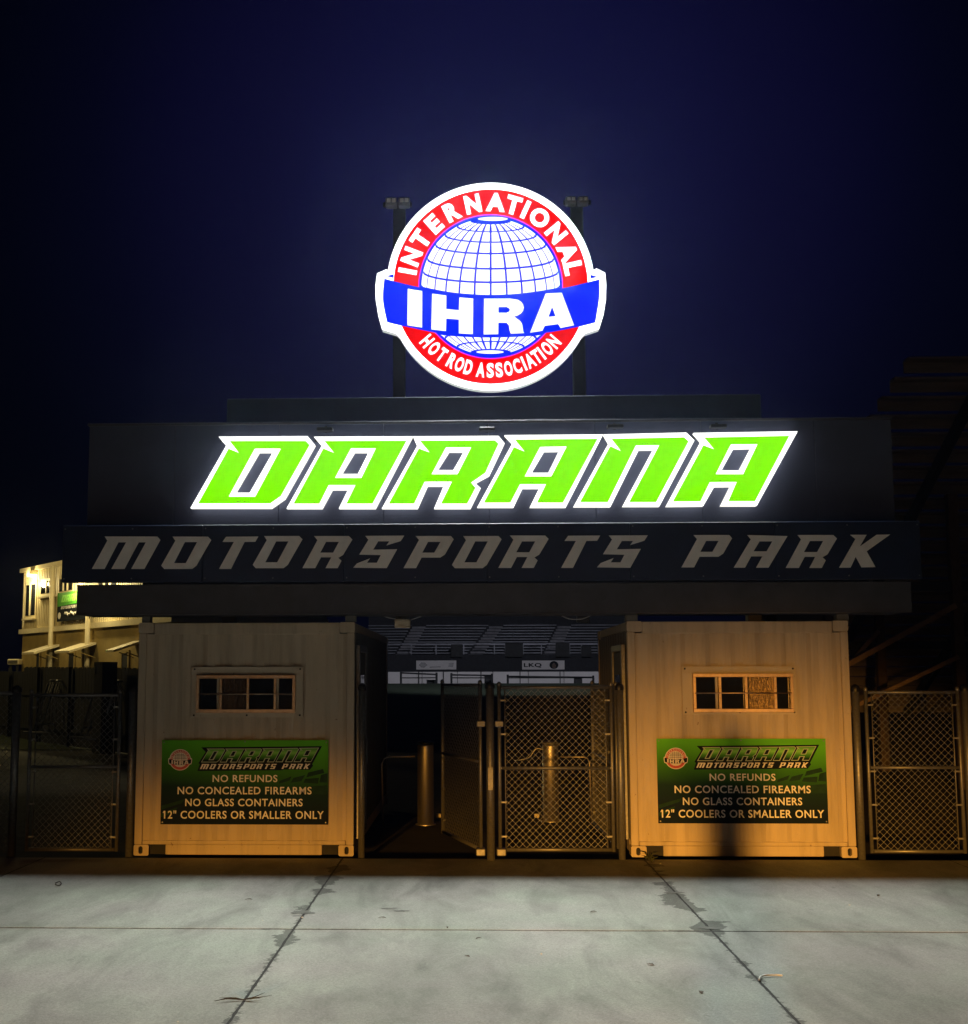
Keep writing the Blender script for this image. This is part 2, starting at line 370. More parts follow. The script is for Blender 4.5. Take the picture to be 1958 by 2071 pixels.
def smooth_curve(pts, n=6):
    """Catmull-Rom through 2d/3d points"""
    P = [Vector(p) for p in pts]; out = []
    for i in range(len(P)-1):
        a = P[max(i-1,0)]; b = P[i]; c = P[i+1]; d = P[min(i+2,len(P)-1)]
        for k in range(n):
            t = k/n
            out.append(0.5*((2*b) + (c-a)*t + (2*a-5*b+4*c-d)*t*t + (3*b-a-3*c+d)*t**3))
    out.append(P[-1]); return out

# ------------------------------------------------------------------ ground
g0 = MB(); g0.add([(-400,-200,-0.06),(400,-200,-0.06),(400,600,-0.06),(-400,600,-0.06)], [(0,1,2,3)])
struct(g0.build('ground', 'asphalt'))
JX = [-14.9, -11.55, -8.25, -4.95, -1.6416, 1.6569, 4.95, 8.25, 11.55, 14.9]
JY = [-22.5, -17.9, -13.3, -8.7, -4.135, -0.02]
def wob(seed): 
    rr = random.Random(seed); ph = [rr.uniform(0, 6.28) for _ in range(5)]
    return lambda t: 0.003*math.sin(5*t+ph[0]) + 0.002*math.sin(13*t+ph[1]) + 0.0018*math.sin(31*t+ph[2]) + 0.0025*math.sin(67*t+ph[3])*max(0, math.sin(3.1*t+ph[4]))
apron = MB()
for i in range(len(JX)-1):
    for j in range(len(JY)-1):
        gp = 0.0075; gy = 0.016
        x0, x1, y0, y1 = JX[i], JX[i+1], JY[j], JY[j+1]; n = 60
        wl, wr, wb, wt = wob(i*9+j), wob(i*9+j+100), wob(i*9+j+200), wob(i*9+j+300)
        lp = [(x0+gp+abs(wl(y0+(y1-y0)*k/n)), y1+(y0-y1)*k/n - (gy if k == 0 else 0) + (gy if k == n else 0)) for k in range(n+1)]
        lp += [(x0+(x1-x0)*k/n, y0+gy+abs(wb(x0+(x1-x0)*k/n))) for k in range(1, n)]
        lp += [(x1-gp-abs(wr(y0+(y1-y0)*k/n)), y0+(y1-y0)*k/n + (gy if k == 0 else 0) - (gy if k == n else 0)) for k in range(n+1)]
        lp += [(x1+(x0-x1)*k/n, y1-gy-abs(wt(x1+(x0-x1)*k/n))) for k in range(1, n)]
        apron.prism([[(x, y, 0.0) for x, y in lp]], (0, 0, -0.05))
struct(apron.build('concrete_apron', 'concrete'))
# dirt packed in the joints and stains along them
jd = MB()
for x in JX: jd.add([(x-0.03, -22.4, -0.002), (x+0.03, -22.4, -0.002), (x+0.03, 0, -0.002), (x-0.03, 0, -0.002)], [(0,1,2,3)])
for y in JY[1:]: jd.add([(-14.9, y-0.03, -0.0025), (14.9, y-0.03, -0.0025), (14.9, y+0.03, -0.0025), (-14.9, y+0.03, -0.0025)], [(0,1,2,3)])
struct(jd.build('joint_filling', 'dirt'))
def blob(cx, cy, rx, ry, seed, z=0.003, n=40, rot=0.0):
    rr = random.Random(seed); ph = [rr.uniform(0, 6.28) for _ in range(4)]; out = []
    for k in range(n):
        a = 2*math.pi*k/n; q = 1 + 0.22*math.sin(2*a+ph[0]) + 0.18*math.sin(3*a+ph[1]) + 0.14*math.sin(5*a+ph[2]) + 0.12*math.sin(9*a+ph[3]) + rr.uniform(-.10,.10)
        x, y = rx*q*math.cos(a), ry*q*math.sin(a)
        out.append((cx + x*math.cos(rot)-y*math.sin(rot), cy + x*math.sin(rot)+y*math.cos(rot), z))
    return out
st = MB(); k = 0
def stain(px, py, rx, ry, rot=0.0):
    global k
    k += 1; p = gnd(px, py); st.flat([blob(p.x, p.y, rx, ry, k, 0.003+0.0004*k, rot=rot)])
for (px, py, rx, ry) in [(788,1838,.055,.03),(811,1843,.065,.03),(613,1846,.075,.09),(1364,1806,.07,.05),(1432,1878,.08,.05)]:
    stain(px, py, rx, ry)
so = st.build('damp_stains', 'stain'); so['kind'] = 'structure'

# ------------------------------------------------------------------ shipping containers
CW, CH = 2.438, 2.591
def corrug(mb, P, length, up0, up1, axis, depth, period, mapf):
    """trapezoid-ribbed sheet: mapf(s, z, d) -> point"""
    s = 0.0; prof = []
    q = period/4
    while s < length - 1e-6:
        for (ds, d) in ((0, 0), (q*1.2, 0), (q*2, depth), (q*3.2, depth)):
            if s+ds < length: prof.append((s+ds, d))
        s += period
    prof.append((length, 0))
    b = len(mb.v)
    for (t, d) in prof: mb.v += [Vector(mapf(t, up0, d)), Vector(mapf(t, up1, d))]
    for i in range(len(prof)-1):
        mb.f.append((b+2*i, b+2*i+2, b+2*i+3, b+2*i+1)); mb.sm.append(False)
def container(x0, length, label, win, plate, split, inner, amber=None, pane='reeded'):
    x1 = x0 + CW; L = length
    t = thing('shipping_container', label, 'container', (x0+CW/2, L/2, 0), 'shipping containers flanking the gate')
    z0 = 0.02
    fr = MB()
    # corner posts, top rail, bottom rail with fork notches (front); rear ones too
    for (ya, yb) in ((0.0, 0.10), (L-0.10, L)):
        fr.cbox(x0, x0+0.085, ya, yb, z0+0.12, CH-0.12, 0.006); fr.cbox(x1-0.085, x1, ya, yb, z0+0.12, CH-0.12, 0.006)
        fr.cbox(x0+0.17, x1-0.17, ya+0.004, yb, CH-0.135, CH-0.004, 0.006)
        b0, b1 = 0.055, 0.185
        fr.cbox(x0+0.09, x1-0.09, ya+0.005, yb-0.005, z0+b0+0.065, z0+b1-0.02, 0.006)
        for (u, v) in ((x0+0.35, x1-0.35),): fr.cbox(u, v, ya+0.008, yb-0.008, z0+0.01, z0+b0+0.064, 0.004)
    for xs in (x0+0.004, x1-0.064):
        fr.cbox(xs, xs+0.06, 0.18, L-0.18, CH-0.10, CH-0.004, 0.005); fr.cbox(xs, xs+0.06, 0.18, L-0.18, z0+0.03, z0+0.17, 0.005)
    fr.build('frame', 'cpaint', t)
    for (u, v) in ((x0+0.173, x0+0.347), (x1-0.347, x1-0.173)): MB().box(u, v, 0.035, 0.8, z0+0.012, z0+0.118).build('fork_pocket', 'dark', t)
    # corner castings, each with an oval eye
    for cx, sgn in ((x0, 1), (x1, -1)):
        for zc in (z0, CH-0.118):
            for ya in (0.0, L-0.16):
                xa, xb = (cx-0.003, cx+0.165) if sgn > 0 else (cx-0.165, cx+0.003)
                front = ya == 0.0
                yf = ya-0.006 if front else ya+0.166
                ex = cx + sgn*0.075; ez = zc + 0.06
                outer = [(xa+.012,yf,zc),(xb-.012,yf,zc),(xb,yf,zc+.012),(xb,yf,zc+.106),(xb-.012,yf,zc+.118),(xa+.012,yf,zc+.118),(xa,yf,zc+.106),(xa,yf,zc+.012)]
                hole = []
                for q in range(20):
                    a = 2*math.pi*q/20; hole.append((ex + 0.024*math.cos(a), yf, ez + (0.016 if math.sin(a) >= 0 else -0.016) + 0.026*math.sin(a)))
                if zc > 1:      # upper castings: eye not visible from the front, plain face
                    cm = MB().prism([outer], (0, 0.166 if front else -0.166, 0)); cm.build('corner_casting', 'cpaint', t)
                else:
                    cm = MB().prism([outer, hole], (0, 0.166 if front else -0.166, 0)); cc = cm.build('corner_casting', 'cpaint', t)
                    MB().box(ex-.03, ex+.03, ya+0.05, ya+0.11, ez-.05, ez+.05).build('eye', 'dark', cc)
    # ribbed end wall and side walls, roof, floor
    ew = MB(); corrug(ew, None, CW-0.17, z0+0.165, CH-0.13, 'x', 0.022, 0.278, lambda s, z, d: (x0+0.085+s, 0.012+0.022-d, z))
    # narrow flat margin strips where the sheet meets the frame
    ew.build('front_panel', 'cpaint', t, recalc=False)
    for xs, sg in ((x0+0.008, 1), (x1-0.008, -1)):
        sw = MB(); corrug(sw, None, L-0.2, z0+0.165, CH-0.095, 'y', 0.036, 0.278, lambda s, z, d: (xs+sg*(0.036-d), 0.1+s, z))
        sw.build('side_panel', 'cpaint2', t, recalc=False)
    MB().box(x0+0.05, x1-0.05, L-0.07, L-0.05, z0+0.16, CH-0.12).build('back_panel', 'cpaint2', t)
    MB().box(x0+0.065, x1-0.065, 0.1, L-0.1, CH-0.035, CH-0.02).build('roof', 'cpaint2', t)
    MB().box(x0+0.065, x1-0.065, 0.1, L-0.1, z0+0.13, z0+0.16).build('floor', 'dark', t)
    # --- window: plate, cage frame, glazing bars, dark glass
    (px0, py0, px1, py1) = plate
    a = at(px0, py0, -0.0025); b = at(px1, py1, -0.0025)
    w0 = at(win[0], win[1], -0.05); w1 = at(win[2], win[3], -0.05)
    hx0, hx1, hz0, hz1 = w0.x+0.03, w1.x-0.03, w1.z+0.03, w0.z-0.03
    wn = MB().prism([[(a.x,-.012,b.z),(b.x,-.012,b.z),(b.x,-.012,a.z),(a.x,-.012,a.z)],
                     [(hx0,-.012,hz0),(hx1,-.012,hz0),(hx1,-.012,hz1),(hx0,-.012,hz1)]], (0, 0.012, 0)).build('window', 'plate', t)
    f = MB(); W0, W1, Z0, Z1 = w0.x, w1.x, w1.z, w0.z
    f.cbox(W0, W1, -.055, -.013, Z1-.042, Z1, .004); f.cbox(W0, W1, -.055, -.013, Z0, Z0+.042, .004)
    f.cbox(W0, W0+.036, -.054, -.013, Z0+.042, Z1-.042, .004); f.cbox(W1-.036, W1, -.054, -.013, Z0+.042, Z1-.042, .004)
    f.build('cage_frame', 'alu', wn)
    br = MB()
    for sx in split[0]:
        xx = at(sx, (win[1]+win[3])/2, -0.05).x; br.box(xx-.013, xx+.013, -.048, -.016, Z0+.043, Z1-.043)
    zz = (Z0+Z1)/2 - 0.002; br.tube([(W0+.02,-.056,zz),(W1-.02,-.056,zz)], 0.008, 8)
    for sx in split[0]:
        xx = at(sx, (win[1]+win[3])/2, -0.05).x
        for dz in (-.052, .052): br.lathe(xx, -.05, [(.001,zz+dz-.008),(.01,zz+dz-.005),(.01,zz+dz+.005),(.001,zz+dz+.008)], 8)
    br.build('window_bar', 'alu', wn)
    gl = MB().box(hx0+.001, hx1-.001, .004, .010, hz0+.001, hz1-.001); gl.build('glass', 'glass', wn)
    ib = MB()      # inner sliding sash stiles
    for sx in split[1]:
        xx = at(sx, (win[1]+win[3])/2, 0).x; ib.box(xx-.012, xx+.012, -.008, .003, hz0, hz1)
    ib.build('sash_stile', 'plate', wn)
    if amber:
        for (pa, pb) in amber:
            u0 = at(pa, win[1], 0).x; u1 = at(pb, win[1], 0).x
            MB().box(u0, u1, -.004, .002, hz0+.004, hz1-.004).build('reeded_pane', pane, wn)
    bl = MB()
    for (u, v) in ((a.x+.03, a.z-.025), (b.x-.03, a.z-.025), (a.x+.03, b.z+.025), (b.x-.03, b.z+.025), ((a.x+b.x)/2, b.z+.025)):
        bl.tube([(u,-.018,v),(u,-.0121,v)], 0.011, 8)
    bl.build('bolt', 'dark', wn)
    # --- service door on the passage side: frame, leaf, handle
    xi = x1 if inner > 0 else x0; s = inner
    def sx(d0, d1): return (xi+d0, xi+d1) if s > 0 else (xi-d1, xi-d0)
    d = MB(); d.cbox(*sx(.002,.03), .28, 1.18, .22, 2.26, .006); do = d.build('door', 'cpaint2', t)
    fm = MB(); fm.cbox(*sx(.002,.05), .20, .275, .18, 2.34, .006); fm.cbox(*sx(.002,.05), 1.185, 1.26, .18, 2.34, .006); fm.cbox(*sx(.002,.05), .276, 1.184, 2.265, 2.34, .006)
    fm.build('door_frame', 'galv', do)
    hb = MB(); hb.tube([(sum(sx(.06,.06))/2, 1.08, z) for z in (.95, 1.0, 1.2, 1.25)], .012, 8); hb.build('handle', 'galv', do)
    dp = MB(); dp.cbox(*sx(.031,.036), .45, 1.0, 1.35, 2.0, .002); dp.build('door_pane', 'glass', do)
    return t
container(-1.524-CW, 6.06, "cream shipping container ticket booth left of the gate, its window panes all dark",
          (397,1365,597,1442), (389,1349,612,1451), ((446,501,556), (441,562)), +1, amber=[(450,498)], pane='smoked')
container(1.524, 3.4, "cream shipping container ticket booth right of the gate, lit brighter, with an amber pane",
          (1401,1362,1607,1441), (1379,1348,1612,1445), ((1457,1510,1569), (1449,)), -1, amber=[(1514,1566)])

# ------------------------------------------------------------------ gateway structure over the gate
GW = thing('entrance_gateway', "dark clad gateway frame spanning both containers and carrying the signs", 'gateway', (0, 0.3, 0))
def rect(px0, py0, px1, py1, Y): a = at(px0, py0, Y); b = at(px1, py1, Y); return a.x, b.x, b.z, a.z
x0, x1, z0, z1 = rect(181, 862, 1812, 1075, 0.0)
wl = MB(); edges = [x0, x0+1.0, x0+2.2, x0+3.4, x0+4.6, x0+5.8, x0+7.0, x1-0.86, x1]
for i in range(len(edges)-1): wl.cbox(edges[i]+.002, edges[i+1]-.002, 0, .06, z0, z1, .004)
wl.box(x0+.02, x1-.02, .02, .24, z0+.02, z1-.02)
wl.build('wall', 'wall', GW)
cap = MB().cbox(x0-.02, x1+.02, -.02, .26, z1, z1+.03, .006); cap.build('coping', 'beam', GW)
a0, a1, b0, b1 = rect(459, 806, 1541, 866, 0.27)
MB().cbox(a0, a1, .27, .45, z1-.1, b1, .01).build('parapet', 'parapet', GW)
B0, B1, BZ0, BZ1 = rect(156, 1183, 1845, 1238, -0.35)
bm_ = MB(); bm_.box(B0, B1, -.35, -.338, BZ0+.012, BZ1-.012); bm_.box(B0, B1, -.36, .35, BZ0, BZ0+.012); bm_.box(B0, B1, -.36, .35, BZ1-.012, BZ1)
bm_.box(B0+.005, B1-.005, .30, .312, BZ0+.012, BZ1-.012)
for u in (B0, B1-.012): bm_.box(u, u+.012, -.337, .30, BZ0+.012, BZ1-.012)
bm_.build('beam', 'beam', GW)
c0, c1, _, _ = rect(288, 1183, 1760, 1238, 0.05)
MB().box(c0, c1, .05, .09, BZ1, z0+.04).build('closing_plate', 'parapet', GW)
for (pa, pb) in ((287,304),(698,720),(1265,1290),(1692,1717)):
    u = at(pa, 1248, 0.02).x; v = at(pb, 1248, 0.02).x
    cm = MB(); cm.cbox(u, v, .02, .14, CH+.001, BZ0, .006); cm.build('stub_column', 'cpaint2', GW)
# rear supports of the wall, behind
for xx in (-3.0, 3.0): MB().cbox(xx-.08, xx+.08, .25, .41, CH+.001, z1-.2, .01).build('stub_column', 'beam', GW)
# small flood brackets along the coping
for px, py in ((658,872),(985,872),(1244,866),(1452,866)):
    c = at(px, py, -.08); q = MB(); q.cbox(c.x-.09, c.x+.09, -.16, -.03, c.z-.005, c.z+.035, .006); q.bar((c.x,-.03,c.z),(c.x,.05,z1+.035),.03)
    tag(q.build('bracket_lamp', 'black'), "small unlit black bracket lamp on the wall coping above the green letters, number %s counted from the left" % {658:'one',985:'two',1244:'three',1452:'four'}[px] if False else
        {658:"unlit black bracket lamp on the coping above the first gap of the green letters",
         985:"unlit black bracket lamp on the coping above the middle of the green letters",
         1244:"unlit black bracket lamp on the coping above the fifth green letter",
         1452:"unlit black bracket lamp on the coping above the last green letter"}[px], 'lamp', 'bracket lamps along the coping')

# ------------------------------------------------------------------ green lit letters
def z2(pts): return [(360+x*.3412, 840+y*.3412) for x, y in pts]
def z3(pts): return [(960+x*.3731, 840+y*.3731) for x, y in pts]
LET = [
 dict(body=[z2([(240,126),(768,123),(812,175),(632,494),(552,550),(73,550),(285,180)]), z2([(478,218),(562,218),(425,458),(338,458)])],
      face=[z2([(120,522),(300,197),(362,223),(306,152),(758,152),(780,176),(609,478),(546,522)]), z2([(455,197),(610,197),(458,482),(300,482)])]),
 dict(body=[z2([(805,126),(1391,124),(1170,552),(953,552),(1008,440),(914,440),(853,552),(643,552),(852,180)]), z2([(1046,218),(1130,218),(1066,347),(968,347)])],
      face=[z2([(685,523),(862,196),(926,223),(868,152),(1355,150),(1153,523),(998,523),(1052,413),(893,413),(838,523)]), z2([(1025,195),(1173,195),(1087,371),(931,371)])]),
 dict(body=[z2([(1393,124),(1900,121),(1936,165),(1846,356),(1762,402),(1794,430),(1734,552),(1518,552),(1575,418),(1480,418),(1420,552),(1208,552),(1418,180)]), z2([(1608,215),(1694,215),(1632,324),(1538,324)])],
      face=[z2([(1250,523),(1428,196),(1492,220),(1434,150),(1878,148),(1900,168),(1822,340),(1738,398),(1764,430),(1714,523),(1560,523),(1624,393),(1462,393),(1400,523)]), z2([(1588,190),(1738,190),(1657,349),(1503,349)])]),
 dict(body=[z3([(162,107),(697,103),(495,498),(299,498),(350,395),(260,395),(211,498),(14,498),(204,152)]), z3([(378,194),(457,193),(399,311),(309,311)])],
      face=[z3([(50,473),(213,172),(271,196),(218,131),(667,127),(479,473),(338,473),(387,373),(246,373),(194,473)]), z3([(355,171),(499,169),(416,331),(271,331)])]),
 dict(body=[z3([(699,103),(1148,93),(1192,136),(1002,493),(803,493),(968,185),(891,186),(737,495),(536,495),(727,150)])],
      face=[z3([(572,470),(735,167),(794,194),(742,127),(1136,119),(1160,141),(984,470),(838,470),(1001,162),(874,163),(722,470)])]),
 dict(body=[z3([(1187,95),(1752,86),(1530,490),(1336,490),(1388,385),(1300,386),(1240,491),(1039,493),(1228,142)]), z3([(1404,180),(1499,178),(1436,298),(1339,298)])],
      face=[z3([(1075,467),(1240,162),(1299,184),(1245,120),(1706,111),(1520,465),(1376,465),(1421,361),(1275,362),(1224,466)]), z3([(1389,157),(1534,156),(1456,319),(1307,319)])]),
]
LS = thing('lit_letter_sign', "slanted green lit channel letters with glowing white edges on the dark wall", 'letter sign', at(960, 1030, -0.2))
YL = -0.16
for L_ in LET:
    b = MB(); loops = [[at(x, y, YL) for x, y in lp] for lp in L_['body']]
    lo = MB().prism(loops, (0, 0.09, 0)).build('letter', 'rim', LS)
    lo.data.materials.append(MT['rimside'])
    for p in lo.data.polygons:
        if abs(p.normal.y) < 0.5: p.material_index = 1
    loops = [[at(x, y, YL-.004) for x, y in lp] for lp in L_['face']]
    MB().prism(loops, (0, 0.003, 0)).build('letter_face', 'green', lo)
    # stand-off pegs to the wall
    pg = MB()
    for (x, y) in (L_['body'][0][0], L_['body'][0][len(L_['body'][0])//2]):
        q = at(x, y, -0.07); cx_ = sum(p[0] for p in L_['face'][0])/len(L_['face'][0])
        qq = at(x*.93+cx_*.07, y + (8 if y < 900 else -8), -0.07); pg.tube([(qq.x,-.069,qq.z),(qq.x,-.001,qq.z)], .015, 8)
    pg.build('standoff_peg', 'black', lo)

# ------------------------------------------------------------------ long navy sign board with slanted lettering
YB = -0.57
n0, n1, nz0, nz1 = rect(127, 1063, 1866, 1171, YB)
SB = thing('sign_board', "long navy sign board with slanted grey capitals across the gateway", 'sign', ((n0+n1)/2, YB, nz0))
nseam = 6
for i in range(nseam): MB().cbox(n0+(n1-n0)*i/nseam+.002, n0+(n1-n0)*(i+1)/nseam-.002, YB+.0006*(i%2), YB+.12, nz0, nz1, .006).build('panel', 'navy', SB)
sc_ = MB()
for i in range(nseam*2+1):
    for zz in (nz0+.04, nz1-.04):
        xx = min(max(n0+(n1-n0)*i/(nseam*2)+(.03 if i%2 == 0 else 0), n0+.03), n1-.03); sc_.tube([(xx,YB-.004,zz),(xx,YB+.004,zz)], .009, 8)
sc_.build('screw', 'galv', SB)
br = MB()
for xx in (-4.2, -1.5, 1.5, 4.2): br.box(xx-.03, xx+.03, YB+.121, -.001, nz0+.25, nz0+.33)
br.build('bracket', 'beam', SB)
MB().box(n0+.01, n1-.01, YB+.121, -.025, nz1-.06, nz1-.045).build('light_block_plate', 'beam', SB)  # added plate, out of sight; stops sign light falling behind the board
GL = {  # glyph outlines, y down, in units of the photo's enlargement
 'M': ([(138,257),(205,135),(193,117),(420,117),(433,132),(364,257),(308,257),(371,142),(340,142),(278,257),(222,257),(286,142),(252,142),(192,257)], [], 193, 117, 257, 1),
 'O': ([(452,257),(439,243),(500,136),(488,118),(640,118),(654,132),(590,243),(572,257)], [(540,141),(594,141),(545,232),(493,232)], 488, 118, 257, 1),
 'T': ([(688,257),(752,141),(703,141),(718,119),(856,118),(843,140),(797,141),(739,257)], [], 703, 118, 257, 1),
 'R': ([(1048,254),(1113,133),(1098,115),(1249,115),(1264,130),(1224,197),(1203,209),(1217,222),(1200,254),(1148,254),(1173,207),(1128,207),(1103,254)], [(1150,140),(1206,140),(1181,187),(1125,187)], 1098, 115, 254, 1),
 'S': ([(1268,251),(1284,233),(1340,211),(1327,230),(1369,230),(1386,197),(1294,195),(1333,132),(1319,115),(1486,114),(1471,137),(1410,156),(1423,138),(1375,138),(1353,174),(1456,172),(1411,253)], [], 1319, 115, 252, 1),
 'P': ([(1483,254),(1550,132),(1535,115),(1688,115),(1700,129),(1662,195),(1642,208),(1561,208),(1537,254)], [(1589,140),(1643,140),(1616,187),(1564,187)], 1535, 115, 254, 1),
 'A': ([(985,222),(1050,114),(1036,98),(1189,102),(1117,222),(1070,222),(1094,179),(1051,179),(1028,222)], [(1083,122),(1132,122),(1110,160),(1060,160)], 1036, 98, 222, 2),
 'K': ([(1386,222),(1448,113),(1428,97),(1490,97),(1464,142),(1528,97),(1580,96),(1490,160),(1524,220),(1471,221),(1449,180),(1429,222)], [], 1428, 97, 222, 2),
}
WORD = [('M',211.5,1085,1150.6),('O',349,1085.3,1150.6),('T',450,1085,1150.6),('O',534,1084,1149),('R',635,1084,1149),('S',738.5,1083.7,1148.5),('P',840.5,1084,1149),('O',937,1084,1149),
        ('R',1031.5,1083,1148.5),('T',1142,1083,1148.5),('S',1231.5,1083,1147.8),('P',1403,1082,1147.5),('A',1511.5,1082,1148),('R',1613.5,1082,1148.5),('K',1720,1081.5,1148)]
def word_loops(item):
    ch, tx, ty, by = item; o, h, gx, gy, gb, kind = GL[ch]
    sc = (by-ty)/(gb-gy); hs = .4691/.4691*sc if kind == 1 else sc
    f = lambda p: (tx + (p[0]-gx)*sc, ty + (p[1]-gy)*sc)
    return [[f(p) for p in o]] + ([[f(p) for p in h]] if h else [])
for it in WORD:
    MB().prism([[at(x, y, YB-.012) for x, y in lp] for lp in word_loops(it)], (0, .011, 0)).build('letter', 'letter', SB)

# ------------------------------------------------------------------ round lit emblem sign on two poles
YS = 0.30
def e1(x, y, dy=0.0): return at(700+x*.30917, 340+y*.30917, YS-dy)
ECX, ECY = 946, 775
RS = thing('roundel_sign', "round lit red white and blue globe sign with a blue ribbon banner", 'sign', e1(ECX, 1460))
def circ(r, dy, n=96, a0=0.0, a1=360.0):
    return [e1(ECX+r*math.cos(R(a0+(a1-a0)*k/n)), ECY-r*math.sin(R(a0+(a1-a0)*k/n)), dy) for k in range(n if a1-a0 >= 360 else n+1)]
rib_top = [(250,722),(360,752),(480,780),(650,815),(800,832),(945,838),(1100,832),(1250,815),(1430,783),(1550,755),(1657,727)]
rib_bot = [(268,1008),(380,1034),(600,1078),(780,1094),(945,1098),(1110,1094),(1290,1080),(1500,1042),(1630,1010)]
rt = [tuple(p[:2]) for p in smooth_curve([(x,y,0) for x,y in rib_top])]; rb = [tuple(p[:2]) for p in smooth_curve([(x,y,0) for x,y in rib_bot])]
rr_ = [tuple(p[:2]) for p in smooth_curve([(1657,727,0),(1655,860,0),(1630,1010,0)])]; rl_ = [tuple(p[:2]) for p in smooth_curve([(268,1008,0),(241,860,0),(250,722,0)])]
ribbon = rt + rr_[1:-1] + rb[::-1] + rl_[1:-1]
# cabinet: disc plus the ribbon's ears, one outline
def disc_pt(a): return (ECX+680*math.cos(R(a)), ECY-680*math.sin(R(a)))
outl = [disc_pt(a) for a in [9 + k*(162/70) for k in range(71)]]
outl += [(262,662),(203,688),(192,770),(194,860),(212,970),(236,1056),(330,1084)]
outl += [disc_pt(a) for a in [209 + k*(122/60) for k in range(61)]]
outl += [(1565,1082),(1655,1053),(1684,960),(1700,860),(1702,760),(1695,684),(1638,655)]
cab = MB().prism([[e1(x, y) for x, y in outl]], (0, 0.12, 0)).build('cabinet', 'lrim', RS)
MT['cabside'] = emat("added_glow_cabinet_return", (1.0, 1.0, 1.0), 0.55); cab.data.materials.append(MT['cabside']); cab.data.materials.append(MT['pole'])  # glow added to the cabinet sides: lights the floodlight heads, softens the edge
for p in cab.data.polygons:
    if abs(p.normal.y) < 0.5: p.material_index = 1
    elif p.center.y > 0.06: p.material_index = 2
MB().flat([circ(636, .004), circ(472, .004)[::-1]]).build('ring', 'lred', RS)
MB().flat([circ(474, .005), circ(467, .005)[::-1]]).build('ring_edge', 'lline', RS)
gb = MB().flat([circ(467.5, .006)]).build('globe', 'lblue', RS)
# white cells of the globe's graticule
cells = MB(); RG = 452; tilt = R(9)
def gp_(phi, lam, sgn):
    x = math.cos(phi)*math.sin(lam); y = math.sin(phi)*math.cos(tilt) - math.cos(phi)*math.cos(lam)*math.sin(tilt)
    return (ECX + RG*x, ECY - sgn*RG*y)
lats = [R(a) for a in (1, 12.6, 24, 37.5, 49, 61.5, 74)]
lats = [R(-12)] + lats
lons = [R(a) for a in (-97, -80, -67.5, -54, -40.5, -27, -13.5, 0, 13.5, 27, 40.5, 54, 67.5, 80, 97)]
def visible(phi, lam): return math.cos(phi)*math.cos(lam)*math.cos(tilt) + math.sin(phi)*math.sin(tilt)
def cell(p0, p1, l0, l1, sgn):
    gph = 0.0145; m = 6; pts = []
    def q(phi, lam): return gp_(phi, lam, sgn)
    gl = gph/max(0.2, math.cos((p0+p1)/2)); u0, u1, v0, v1 = p0+gph, p1-gph, l0+gl, l1-gl
    lm = lambda lam: max(-R(92), min(R(92), lam))
    ring = [(u0, v0+(v1-v0)*k/m) for k in range(m+1)] + [(u0+(u1-u0)*k/m, v1) for k in range(1, m+1)] + [(u1, v1+(v0-v1)*k/m) for k in range(1, m+1)] + [(u1+(u0-u1)*k/m, v0) for k in range(1, m)]
    vis = [visible(a, b) for a, b in ring]
    if max(vis) < 0.06: return None
    out = []
    for (a, b), w in zip(ring, vis):
        bb = b
        if w < 0.0:    # pull back to the limb
            while visible(a, bb) < 0.0 and abs(bb) > 0.01: bb *= 0.985
        out.append(q(a, bb))
    return out
def ribtop_y(x):
    for (xa, ya), (xb, yb) in zip(rt, rt[1:]):
        if xa <= x <= xb: return ya + (yb-ya)*(x-xa)/(xb-xa)
    return 9999
def ribbot_y(x):
    for (xa, ya), (xb, yb) in zip(rb, rb[1:]):
        if xa <= x <= xb: return ya + (yb-ya)*(x-xa)/(xb-xa)
    return -9999
for i in range(len(lats)-1):
    for j in range(len(lons)-1):
        c = cell(lats[i], lats[i+1], lons[j], lons[j+1], 1)
        if c:
            c = [(x, min(y, ribtop_y(x)-9)) for x, y in c]
            if max(p[1] for p in c)-min(p[1] for p in c) > 6 : cells.flat([[e1(x, y, .009) for x, y in c]])
for i in range(len(lats)-1):
    for j in range(len(lons)-1):
        if lats[i] < R(36): continue
        c = cell(lats[i], lats[i+1], lons[j], lons[j+1], -1)
        if c:
            c = [(x, max(y, ribbot_y(x)+10)) for x, y in c]
            if max(p[1] for p in c)-min(p[1] for p in c) > 6: cells.flat([[e1(x, y, .009) for x, y in c]])
def ell(cx, cy, rx, ry, n=28): return [e1(cx+rx*math.cos(2*math.pi*k/n), cy+ry*math.sin(2*math.pi*k/n), .0105) for k in range(n)]
cells.flat([ell(960,332,98,13)]); cells.flat([ell(942,1203,90,11)])
cells.build('globe_grid', 'lwhite', gb)
rbn = MB().flat([[e1(x, y, .013) for x, y in ribbon]]).build('ribbon', 'lblue', RS)
fold = MB().flat([[e1(x, y, .013) for x, y in ((263,707),(311,692),(311,719))]]); fold.flat([[e1(x, y, .013) for x, y in ((1650,712),(1598,697),(1600,722))]]); fold.build('ribbon_fold', 'lblue', rbn)
ARA = lambda cx, cy, rx, ry, a0, a1, n=8: [(cx+rx*math.cos(R(a0+(a1-a0)*k/n)), cy+ry*math.sin(R(a0+(a1-a0)*k/n))) for k in range(n+1)]
